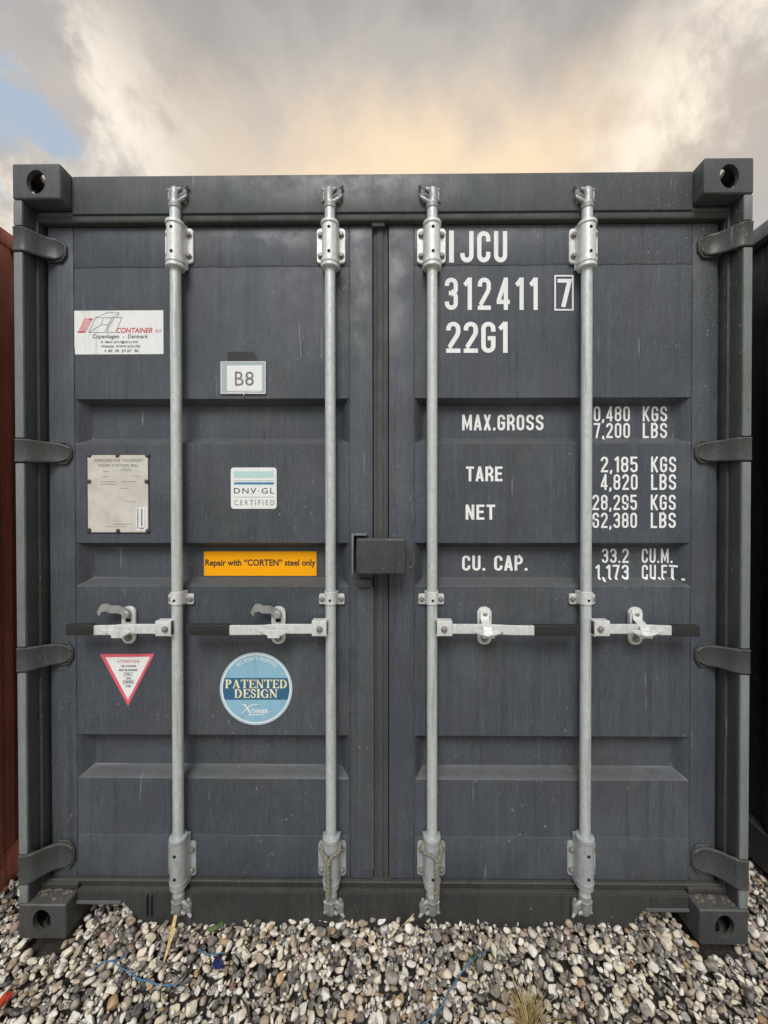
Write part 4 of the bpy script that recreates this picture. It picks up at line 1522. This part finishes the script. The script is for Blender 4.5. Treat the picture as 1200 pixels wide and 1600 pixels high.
# ================================================================== GROUND
def ground_mat():
    m, nt, b, pos = new_mat('far_gravel')
    vo = nt.n('ShaderNodeTexVoronoi', feature='F1', inp={'Scale': 50, 'Vector': pos})
    cell = nt.n('ShaderNodeSeparateColor', inp={0: vo.outputs['Color']}).outputs[0]
    cr = nt.n('ShaderNodeValToRGB')
    cr.color_ramp.interpolation = 'CONSTANT'
    els = cr.color_ramp.elements
    els[0].position, els[0].color = 0, (.10, .09, .085, 1)
    els[1].position, els[1].color = .2, (.24, .21, .18, 1)
    for ps, c_ in ((.4, (.44, .39, .31, 1)), (.65, (.17, .14, .12, 1)), (.8, (.5, .47, .41, 1))):
        e = els.new(ps); e.color = c_
    nt.set(cr, 0, cell)
    nt.set(b, 'Base Color', cr.outputs[0])
    b.inputs['Roughness'].default_value = .8
    bp = nt.n('ShaderNodeBump', inp={'Strength': 1.0, 'Distance': .012, 'Height': nt.ramp(vo.outputs['Distance'], 0, .6, 1, 0)})
    nt.set(b, 'Normal', bp.outputs[0])
    return m


def soil_mat():
    m, nt, b, pos = new_mat('dark_soil')
    n1 = nt.noise(pos, 60, 5, .65)
    nt.set(b, 'Base Color', nt.mix(nt.ramp(n1, .35, .7), rgb(.022, .019, .016), rgb(.060, .050, .041)))
    b.inputs['Roughness'].default_value = .9
    nt.set(b, 'Normal', nt.n('ShaderNodeBump', inp={'Strength': .8, 'Distance': .01, 'Height': nt.noise(pos, 140, 4, .6)}).outputs[0])
    return m


GX, GY0, GY1 = 1.80, -.62, .62
gm = G()
gm.b.free(); gm.b = bmesh.new()
N = 40
def quad(a, b_, c_, d_):
    gm.b.faces.new([gm.b.verts.new(q) for q in (a, b_, c_, d_)])
# far sheet with a shallow pit under the loose pebbles
F = 1200
zf, zp_ = -.006, -.075
PX_, PY0_, PY1_ = GX - .09, GY0 + .09, GY1 - .09
xs_, ys_ = [-F, -PX_, PX_, F], [-F, PY0_, PY1_, F]
for i in range(3):
    for k in range(3):
        z_ = zp_ if (i == 1 and k == 1) else zf
        quad((xs_[i], ys_[k], z_), (xs_[i + 1], ys_[k], z_), (xs_[i + 1], ys_[k + 1], z_), (xs_[i], ys_[k + 1], z_))
for (ax, ay), (bx_, by_) in (((-PX_, PY0_), (PX_, PY0_)), ((PX_, PY0_), (PX_, PY1_)), ((PX_, PY1_), (-PX_, PY1_)), ((-PX_, PY1_), (-PX_, PY0_))):
    quad((ax, ay, zp_), (bx_, by_, zp_), (bx_, by_, zf), (ax, ay, zf))
ground = gm.build('gravel_ground', ground_mat())
ground.data.materials.append(soil_mat())
for f in ground.data.polygons:
    c_ = f.center
    if f.center.z < -.03 and abs(c_.x) < GX + .01 and GY0 - .01 < c_.y < GY1 + .01:
        f.material_index = 1
tag(ground, 'ground of loose rounded pebbles in front of and between the containers', None, None, 'structure')


def pebble_mat(name, cols, spots=None, rough=.62):
    m, nt, b, pos = new_mat(name)
    oi = nt.n('ShaderNodeObjectInfo').outputs['Random']
    ri = nt.n('ShaderNodeNewGeometry').outputs['Random Per Island']
    rnd = nt.math('FRACT', nt.math('ADD', oi, ri))
    cr = nt.n('ShaderNodeValToRGB')
    els = cr.color_ramp.elements
    els[0].position, els[0].color = 0, cols[0] + (1,)
    els[1].position, els[1].color = 1, cols[-1] + (1,)
    for k, c_ in enumerate(cols[1:-1]):
        e = els.new((k + 1) / (len(cols) - 1)); e.color = c_ + (1,)
    nt.set(cr, 0, rnd)
    off = nt.n('ShaderNodeCombineXYZ', inp={0: nt.math('MULTIPLY', rnd, 37.0), 1: nt.math('MULTIPLY', rnd, 91.0), 2: 0.0}).outputs[0]
    vv = nt.n('ShaderNodeVectorMath', operation='ADD', inp={0: pos, 1: off}).outputs[0]
    n1 = nt.noise(vv, 55, 5, .6, .6)
    n2 = nt.noise(vv, 420, 4, .7)
    base = cr.outputs[0]
    col = nt.mix(nt.math('MULTIPLY', nt.ramp(n1, .45, .72), .45), base, rgb(.26, .21, .16), 'MULTIPLY')
    col = nt.mix(nt.math('MULTIPLY', nt.ramp(n1, .55, .30), .35), col, rgb(.60, .56, .49))
    col = nt.mix(nt.math('MULTIPLY', nt.ramp(n2, .58, .72), .35), col, rgb(.10, .085, .07))
    if spots:
        col = nt.mix(nt.ramp(nt.noise(vv, 75, 4, .65, 1.5), .49, .55), col, rgb(*spots))
    nt.set(b, 'Base Color', col)
    nt.set(b, 'Roughness', nt.ramp(n1, .3, .7, rough - .14, rough + .14))
    b.inputs['Specular IOR Level'].default_value = .4
    nt.set(b, 'Normal', nt.n('ShaderNodeBump', inp={'Strength': .7, 'Distance': .005, 'Height': nt.math('ADD', n1, nt.math('MULTIPLY', n2, .3))}).outputs[0])
    return m


PEB = [
    (pebble_mat('cream_stone', [(.68, .60, .46), (.76, .70, .58), (.62, .55, .42)]), .25),
    (pebble_mat('white_flint', [(.80, .77, .71), (.70, .66, .59), (.84, .82, .77)]), .17),
    (pebble_mat('tan_stone', [(.36, .28, .20), (.46, .37, .27), (.30, .24, .18)]), .14),
    (pebble_mat('brown_grey_stone', [(.21, .19, .165), (.31, .285, .255), (.17, .155, .14)]), .18),
    (pebble_mat('dark_flint', [(.085, .082, .080), (.13, .125, .12), (.065, .062, .06)], rough=.5), .13),
    (pebble_mat('mottled_flint', [(.62, .60, .56), (.52, .49, .44)], spots=(.055, .052, .052), rough=.45), .08),
    (pebble_mat('pink_stone', [(.33, .22, .18), (.42, .32, .28), (.27, .17, .14)]), .05),
    (pebble_mat('ochre_stone', [(.46, .31, .16), (.36, .22, .12)]), .03),
]
PW = np.array([q[1] for q in PEB]); PW = PW / PW.sum()


def stone_shape(sub, seed):
    r_ = random.Random(seed)
    bm = bmesh.new()
    bmesh.ops.create_icosphere(bm, subdivisions=sub, radius=1.0)
    planes = []
    for _ in range(r_.randint(6, 11)):
        n_ = Vector((r_.gauss(0, 1), r_.gauss(0, 1), r_.gauss(0, 1))).normalized()
        planes.append((n_, r_.uniform(.50, .86)))
    o_ = Vector((seed * 3.1, seed * 1.7, 0))
    for q in bm.verts:
        c_ = q.co.copy()
        for n_, d_ in planes:
            e = c_.dot(n_) - d_
            if e > 0:
                c_ -= n_ * e * .90
        c_ *= 1 + .16 * mnoise.noise(c_ * 1.1 + o_) + .05 * mnoise.noise(c_ * 3.0 + o_)
        q.co = c_
    co = np.array([q.co[:] for q in bm.verts])
    co /= np.abs(co).max(0)
    bm.verts.ensure_lookup_table()
    fa = np.array([[q.index for q in f.verts] for f in bm.faces])
    bm.free()
    return co, fa


NSH = 12
HI = [stone_shape(3, k + 1) for k in range(NSH)]
LO = [stone_shape(2, k + 1) for k in range(NSH)]

# --- pour the stones one by one into a height field
h_ = .004
nx, ny = int(2 * GX / h_), int((GY1 - GY0) / h_)
gx = -GX + (np.arange(nx) + .5) * h_
gy = GY0 + (np.arange(ny) + .5) * h_
GXX, GYY = np.meshgrid(gx, gy, indexing='ij')
Hf = np.full((nx, ny), zp_)
und = .010 * np.sin(GXX * 5.1 + 1.3) * np.cos(GYY * 7.0) + .006 * np.sin(GXX * 13 + GYY * 9)
rise = np.clip((GYY + .12) / .16, 0, 1)
rise = rise * rise * (3 - 2 * rise)
TG = -.010 + .070 * rise * np.clip((1.12 - np.abs(GXX)) / .12, 0, 1) + und * .8
TG = np.where(GYY > .16, .02 + und, TG)
TG = TG - .055 * np.exp(-((GXX - .99) / .08) ** 2 - ((GYY - .15) / .09) ** 2) - .030 * np.exp(-((GXX + .97) / .08) ** 2 - ((GYY - .15) / .09) ** 2)
solid = np.zeros_like(Hf, bool)
solid |= (np.abs(GXX) > HALF - .166) & (np.abs(GXX) < HALF + .004) & (GYY > -.004) & (GYY < .182)
solid |= (np.abs(GXX) < 1.19) & (GYY > .20)
front = (np.abs(GXX) < 1.42) & (GYY < .20) & (GYY > -.50)
need = (~solid)
TG[solid] = -9
stones = []


def pour(count, smin, smax, tries):
    for _ in range(count):
        best = None
        dl = math.exp(random.uniform(math.log(smin), math.log(smax)))
        a_ = dl / 2
        b_ = a_ * random.uniform(.52, .90)
        c_ = b_ * random.uniform(.45, .88)
        eu = (random.gauss(0, .45), random.gauss(0, .45), random.uniform(0, 2 * PI))
        Rr = np.array(Matrix.Rotation(eu[2], 3, 'Z') @ Matrix.Rotation(eu[0], 3, 'X') @ Matrix.Rotation(eu[1], 3, 'Y'))
        A = Rr @ np.diag([1 / a_ ** 2, 1 / b_ ** 2, 1 / c_ ** 2]) @ Rr.T
        rad = int(a_ / h_) + 1
        ix = np.arange(-rad, rad + 1) * h_
        XX, YY = np.meshgrid(ix, ix, indexing='ij')
        qb = A[0, 2] * XX + A[1, 2] * YY
        qc = A[0, 0] * XX ** 2 + 2 * A[0, 1] * XX * YY + A[1, 1] * YY ** 2 - 1
        disc_ = qb * qb - A[2, 2] * qc
        ok = disc_ > 0
        if not ok.any():
            continue
        sq = np.sqrt(np.where(ok, disc_, 0))
        up_, lo_ = (-qb + sq) / A[2, 2], (-qb - sq) / A[2, 2]
        for _t in range(tries):
            i0 = random.randrange(rad, nx - rad - 1)
            k0 = random.randrange(rad, ny - rad - 1)
            if solid[i0, k0]:
                continue
            sub = Hf[i0 - rad:i0 + rad + 1, k0 - rad:k0 + rad + 1]
            zc = np.where(ok, sub - lo_, -9).max()
            if zc > 1:
                continue
            sc = zc + up_[rad, rad] * .6 - TG[i0, k0]
            if best is None or sc < best[0]:
                best = (sc, i0, k0, zc)
        if best is None or best[0] > .012:
            continue
        _, i0, k0, zc = best
        zc -= .10 * c_
        sub = Hf[i0 - rad:i0 + rad + 1, k0 - rad:k0 + rad + 1]
        sub[...] = np.where(ok, np.maximum(sub, zc + up_), sub)
        stones.append((gx[i0] + random.uniform(-.5, .5) * h_, gy[k0] + random.uniform(-.5, .5) * h_, zc, a_, b_, c_, Rr))


pour(2600, .022, .048, 4)
pour(8500, .013, .040, 6)
pour(9500, .007, .024, 8)

# which stones lie where the photograph shows them, and how large
vis = []
for k, s_ in enumerate(stones):
    x_, y_, z_ = s_[:3]
    top = z_ + s_[5] * .6
    i0 = min(nx - 1, max(0, int((x_ + GX) / h_))); k0 = min(ny - 1, max(0, int((y_ - GY0) / h_)))
    seen = Hf[i0, k0] - top < .010
    d_ = y_ + CAMD
    px_, py_ = 600 + FPX * (x_ - CAMX) / d_, 795 - FPX * (z_ - CAMZ) / d_
    inside = -25 < px_ < 1225 and py_ < 1625 and y_ < .10
    size = FPX / d_ * (s_[3] + s_[4])
    vis.append((seen, inside, size))
order = sorted([k for k in range(len(stones)) if vis[k][0] and vis[k][1]], key=lambda k: -vis[k][2])
single = set(order[:300])
kinds = rng.choice(len(PEB), size=len(stones), p=PW)
shapes = rng.integers(0, NSH, size=len(stones))

peb_me = {}
for k in order[:300]:
    x_, y_, z_, a_, b_, c_, Rr = stones[k]
    key = (int(shapes[k]), int(kinds[k]))
    if key not in peb_me:
        co, fa = HI[key[0]]
        me = bpy.data.meshes.new('pebble')
        me.from_pydata(co.tolist(), [], fa.tolist())
        me.polygons.foreach_set('use_smooth', [True] * len(me.polygons))
        me.materials.append(PEB[key[1]][0])
        peb_me[key] = me
    o = bpy.data.objects.new('pebble', peb_me[key])
    C.objects.link(o)
    o.parent = ground
    Ml = Matrix([list(Rr[q]) for q in range(3)]).to_4x4() @ Matrix.Diagonal((a_, b_, c_, 1))
    o.matrix_local = Matrix.Translation((x_, y_, z_)) @ Ml

vlist, flist, mlist, off = [], [], [], 0
for k, s_ in enumerate(stones):
    if k in single:
        continue
    x_, y_, z_, a_, b_, c_, Rr = s_
    co, fa = (HI if (vis[k][0] and vis[k][1]) else LO)[shapes[k]]
    vv = (co * np.array([a_, b_, c_])) @ Rr.T + np.array([x_, y_, z_])
    vlist.append(vv); flist.append(fa + off); mlist.append(np.full(len(fa), kinds[k]))
    off += len(co)
vv, ff, mm = np.concatenate(vlist), np.concatenate(flist), np.concatenate(mlist)
me = bpy.data.meshes.new('gravel')
me.vertices.add(len(vv)); me.vertices.foreach_set('co', vv.astype(np.float32).ravel())
me.loops.add(len(ff) * 3); me.loops.foreach_set('vertex_index', ff.astype(np.int32).ravel())
me.polygons.add(len(ff)); me.polygons.foreach_set('loop_start', np.arange(0, len(ff) * 3, 3, dtype=np.int32))
me.polygons.foreach_set('material_index', mm.astype(np.int32))
me.polygons.foreach_set('use_smooth', np.ones(len(ff), bool))
me.update(calc_edges=True)
for q in PEB:
    me.materials.append(q[0])
gravel = bpy.data.objects.new('gravel', me)
C.objects.link(gravel)
tag(gravel, 'loose mixed pebbles filling the ground round the container feet', 'gravel', None, 'stuff')
print('stones', len(stones), 'tris', len(ff), 'visible', len(order))


def gz_(x, y):
    i0 = min(nx - 1, max(0, int((x + GX) / h_))); k0 = min(ny - 1, max(0, int((y - GY0) / h_)))
    return float(np.percentile(Hf[max(0, i0 - 3):i0 + 4, max(0, k0 - 3):k0 + 4], 70))


def on_ground(px, py, z=0.012):
    """where the sight line of a spot in the photograph meets the gravel"""
    d = right * ((px - 600.0) / FPX) + fwd - up * ((py - 800.0) / FPX)
    o_ = Vector((CAMX, -CAMD, CAMZ))
    t = (z - CAMZ) / d.z
    p_ = o_ + d * t
    for _ in range(3):
        t = (gz_(p_.x, p_.y) * .5 + z * .5 - CAMZ) / d.z
        p_ = o_ + d * t
    return p_.x, p_.y


def strand(name, mat, pts, r, label, cat, lift=.004, n=6, group=None, flat=1.0, taper=True):
    P = []
    for k in range(len(pts) - 1):
        a_, b_ = on_ground(*pts[k]), on_ground(*pts[k + 1])
        for q in range(6):
            t = q / 6
            P.append((a_[0] + (b_[0] - a_[0]) * t, a_[1] + (b_[1] - a_[1]) * t))
    P.append(on_ground(*pts[-1]))
    zz = [gz_(*p) for p in P]
    for _ in range(4):
        zz = [max(gz_(*P[k]) * .0 + zz[k], (zz[max(0, k - 1)] + zz[min(len(zz) - 1, k + 1)]) / 2) for k in range(len(zz))]
    for _ in range(2):
        zz = [(zz[max(0, k - 1)] + zz[k] * 2 + zz[min(len(zz) - 1, k + 1)]) / 4 for k in range(len(zz))]
    n_ = len(P)
    rr = [r * (min(1, .35 + 3 * min(k, n_ - 1 - k) / n_) if taper else 1) for k in range(n_)]
    bx_, by_ = P[0]
    g = G()
    g.tube([(p[0] - bx_, p[1] - by_, z_ + lift) for p, z_ in zip(P, zz)], rr, n, flat)
    o = g.build(name, mat, None, 60, (bx_, by_, 0))
    return tag(o, label, cat, group)


TG_ = 'strands of blue twine lying on the gravel'
strand('twine', TWINE, [(138, 1524), (158, 1513), (176, 1505), (190, 1494), (203, 1483)], .0022, 'short blue twine strand reaching up towards the left casting', 'twine', group=TG_)
strand('twine', TWINE, [(176, 1505), (200, 1510), (222, 1523), (245, 1529), (265, 1528), (283, 1525)], .0024, 'long wavy blue twine strand below the first locking bar', 'twine', group=TG_)
strand('twine', TWINE, [(305, 1484), (330, 1487), (352, 1484)], .0020, 'blue twine strand above the dark blue plastic scrap', 'twine', group=TG_)
strand('twine', TWINE, [(640, 1600), (672, 1582), (690, 1562), (700, 1540), (722, 1512), (740, 1495), (762, 1482)], .0021, 'blue twine strand running down to the front edge near green weeds', 'twine', group=TG_)
SG = 'straws lying on the gravel'
bx_, by_ = on_ground(256, 1496)
tip = at(274, 1430, .012)
b0, b1 = Vector((0, 0, gz_(bx_, by_) + .003)), Vector((tip[0] - bx_, .012 - by_, tip[1]))
g = G()
prev = None
for k in range(9):
    t = k / 8
    c_ = b0.lerp(b1, t) + Vector((.004 * math.sin(t * 3), -.004 * math.sin(t * PI), 0))
    wd_ = .0062 * (.12 + .88 * math.sin(PI * min(1, .08 + t * .62)))
    cur = [g.b.verts.new(c_ + Vector((q * wd_, r_ * .0012, 0))) for q, r_ in ((-1, 0), (0, -1), (1, 0), (0, 1))]
    if prev:
        for q in range(4):
            g.b.faces.new((prev[q], prev[(q + 1) % 4], cur[(q + 1) % 4], cur[q]))
    else:
        g.b.faces.new(cur)
    prev = cur
g.b.faces.new(prev[::-1])
tag(g.build('straw', STRAW, None, 40, (bx_, by_, 0)), 'broad yellow straw leaning against the foot of the leftmost locking bar', 'straw', SG)
strand('straw', STRAW, [(567, 1458), (582, 1476), (597, 1496)], .0026, 'thin pale straw lying on pebbles under the lock box', 'straw', group=SG)
strand('straw', STRAW, [(650, 1395 + 40), (642, 1442), (628, 1455)], .0018, 'short curved straw beside the foot of the third locking bar', 'straw', group=SG)
strand('straw', STRAW, [(735, 1502), (748, 1516)], .0014, 'tiny white straw next to the green weeds', 'straw', group=SG)
strand('straw', STRAW, [(712, 1592), (728, 1572), (745, 1562)], .0016, 'bent straw between the blue twine and dry grass', 'straw', group=SG)
strand('twig', TWIG, [(376, 1540), (382, 1556), (388, 1572), (396, 1588), (410, 1600)], .0026, 'dark bent twig near the front edge of the gravel', 'twig')


def scrap(name, mat, pts, label, cat, z=.012, th=.002, ripple=.004):
    P = [on_ground(*q) for q in pts]
    bx_, by_ = P[0]
    cx_ = sum(p[0] for p in P) / len(P); cy_ = sum(p[1] for p in P) / len(P)
    zc = max(gz_(*p) for p in P + [(cx_, cy_)]) + .003
    g = G()
    n = len(P)
    c1 = g.b.verts.new((cx_ - bx_, cy_ - by_, zc + ripple))
    c0 = g.b.verts.new((cx_ - bx_, cy_ - by_, zc + ripple - th))
    a_ = [g.b.verts.new((p[0] - bx_, p[1] - by_, zc + random.uniform(-ripple, ripple))) for p in P]
    b_ = [g.b.verts.new((q.co.x, q.co.y, q.co.z - th)) for q in a_]
    for k in range(n):
        j = (k + 1) % n
        g.b.faces.new((a_[k], a_[j], c1)); g.b.faces.new((b_[j], b_[k], c0)); g.b.faces.new((a_[k], b_[k], b_[j], a_[j]))
    o = g.build(name, mat, None, 20, (bx_, by_, 0))
    return tag(o, label, cat)


scrap('plastic_scrap', BLUEPLASTIC, [(335, 1494), (340, 1486), (348, 1497), (351, 1508), (345, 1514), (334, 1510), (332, 1502)], 'crumpled dark blue plastic scrap on the gravel', 'plastic scrap', ripple=.006)
scrap('plastic_scrap', REDBIT, [(-4, 1560), (6, 1548), (16, 1541), (21, 1544), (19, 1551), (8, 1562), (-3, 1572)], 'red plastic scrap at the left edge of the gravel', 'plastic scrap', ripple=.004)
scrap('leaf', GREEN, [(322, 1456), (333, 1448), (348, 1441), (349, 1446), (340, 1454), (328, 1460)], 'green leaf lying against the sill between two left bars', 'leaf', ripple=.003)

# weeds and the dry tuft: many blades nobody would count, rooted in one spot each
def tuft(name, mat, px, py, n, hgt, spread, label, cat, wid=.0016, lean=.9):
    x_, y_ = on_ground(px, py)
    zb0 = gz_(x_, y_) - .012
    t_ = thing(name, label, cat, (x_, y_, zb0))
    g = G()
    for _ in range(n):
        a_ = random.uniform(0, 2 * PI)
        l_ = hgt * random.uniform(.45, 1.1)
        r0 = random.uniform(0, spread)
        bx_, by_ = r0 * math.cos(a_), r0 * math.sin(a_)
        le = random.uniform(.15, lean)
        b2 = a_ + random.uniform(-.6, .6)
        pts = []
        for k in range(6):
            t = k / 5
            pts.append((bx_ + math.cos(b2) * le * l_ * t ** 1.6, by_ + math.sin(b2) * le * l_ * t ** 1.6, l_ * (t - .45 * le * t * t)))
        g.tube(pts, [wid, wid, wid * .9, wid * .75, wid * .5, wid * .2], 5, .4)
    o = g.build('blades', mat, t_, 60)
    o['kind'] = 'stuff'
    return t_


tuft('grass_tuft', DRYGRASS, 826, 1590, 120, .110, .030, 'dry straw-coloured grass tuft at the front edge of the gravel', 'grass tuft', wid=.0013, lean=1.5)
tuft('weed', GREEN, 742, 1492, 26, .035, .018, 'small green weed sprouting beside the blue twine', 'weed', wid=.0014)
tuft('weed', GREEN, 772, 1487, 18, .030, .012, 'tiny green weed among pebbles right of the blue twine', 'weed', wid=.0012)

# cords tied round the feet of two bars
def cord(i, label, px_hang):
    cx = rod_x[i]
    pxr = ROD_PX[i]
    zt_ = Z(1318, Y_ROD, pxr)
    zk = Z(1349, .0, pxr)
    ze_ = Z(1402, .01, pxr)
    xh = X(px_hang, .005, 1370)
    base = Vector((cx, Y_ROD, ze_))
    g = G()

    def twisted(pts, r, turns):
        P = []
        for k in range(len(pts) - 1):
            for q in range(10):
                P.append(Vector(pts[k]).lerp(Vector(pts[k + 1]), q / 10))
        P.append(Vector(pts[-1]))
        for _ in range(5):
            P = [P[0]] + [(P[k - 1] + P[k] * 2 + P[k + 1]) / 4 for k in range(1, len(P) - 1)] + [P[-1]]
        for ph in (0, 2 * PI / 3, 4 * PI / 3):
            Q = []
            for k, p_ in enumerate(P):
                t = (P[min(k + 1, len(P) - 1)] - P[max(k - 1, 0)]).normalized()
                u_ = t.cross(Vector((0, 1, 0.01))).normalized(); w_ = t.cross(u_)
                an = ph + turns * 2 * PI * k / len(P)
                Q.append(p_ + (u_ * math.cos(an) + w_ * math.sin(an)) * r * .55 - base)
            g.tube(Q, r * .62, 7)
    kn = (xh, -.001, zk)
    r_ = .031
    for sx in (-1, 1):
        twisted([(cx + sx * .004, .060, zt_ + .012), (cx + sx * r_, Y_ROD + .004, zt_ + .004), (cx + sx * r_ * .95, Y_ROD - .018, zt_ - .016), (xh + sx * .010, .004, zk + .018), kn], .0056, 9)
    twisted([kn, (xh - .001, -.001, zk - .04), (xh + .001, .002, zk - .08), (xh, .008, ze_)], .0088, 8)
    o = g.build('cord', ROPE, None, 60, base)
    tag(o, label, 'cord', 'cords tied to the bar feet')


cord(1, 'dirty twisted cord tied to the inner bar foot of the left door', 513)
cord(2, 'dirty twisted cord tied to the inner bar foot of the right door', 683)

# soil and moss lying on the bottom castings
for sx, label in ((-1, 'dusty soil heaped on the left bottom casting'), (1, 'mossy soil strewn on the right bottom casting')):
    g = G()
    for _ in range(70):
        x_ = sx * (HALF - random.uniform(.035, .150)); y_ = random.uniform(.016, .120)
        r_ = random.uniform(.003, .009)
        k0 = len(g.b.verts)
        q = bmesh.ops.create_icosphere(g.b, subdivisions=1, radius=r_)['verts']
        for v_ in q:
            v_.co = Vector((x_ + v_.co.x * random.uniform(.9, 1.6), y_ + v_.co.y * random.uniform(.9, 1.6), .1185 + v_.co.z * .45))
    o = g.build('soil', simple('casting_soil', (.115, .098, .080), .95, var=.5, scale=120), None, 60)
    tag(o, label, 'soil', None, 'stuff')
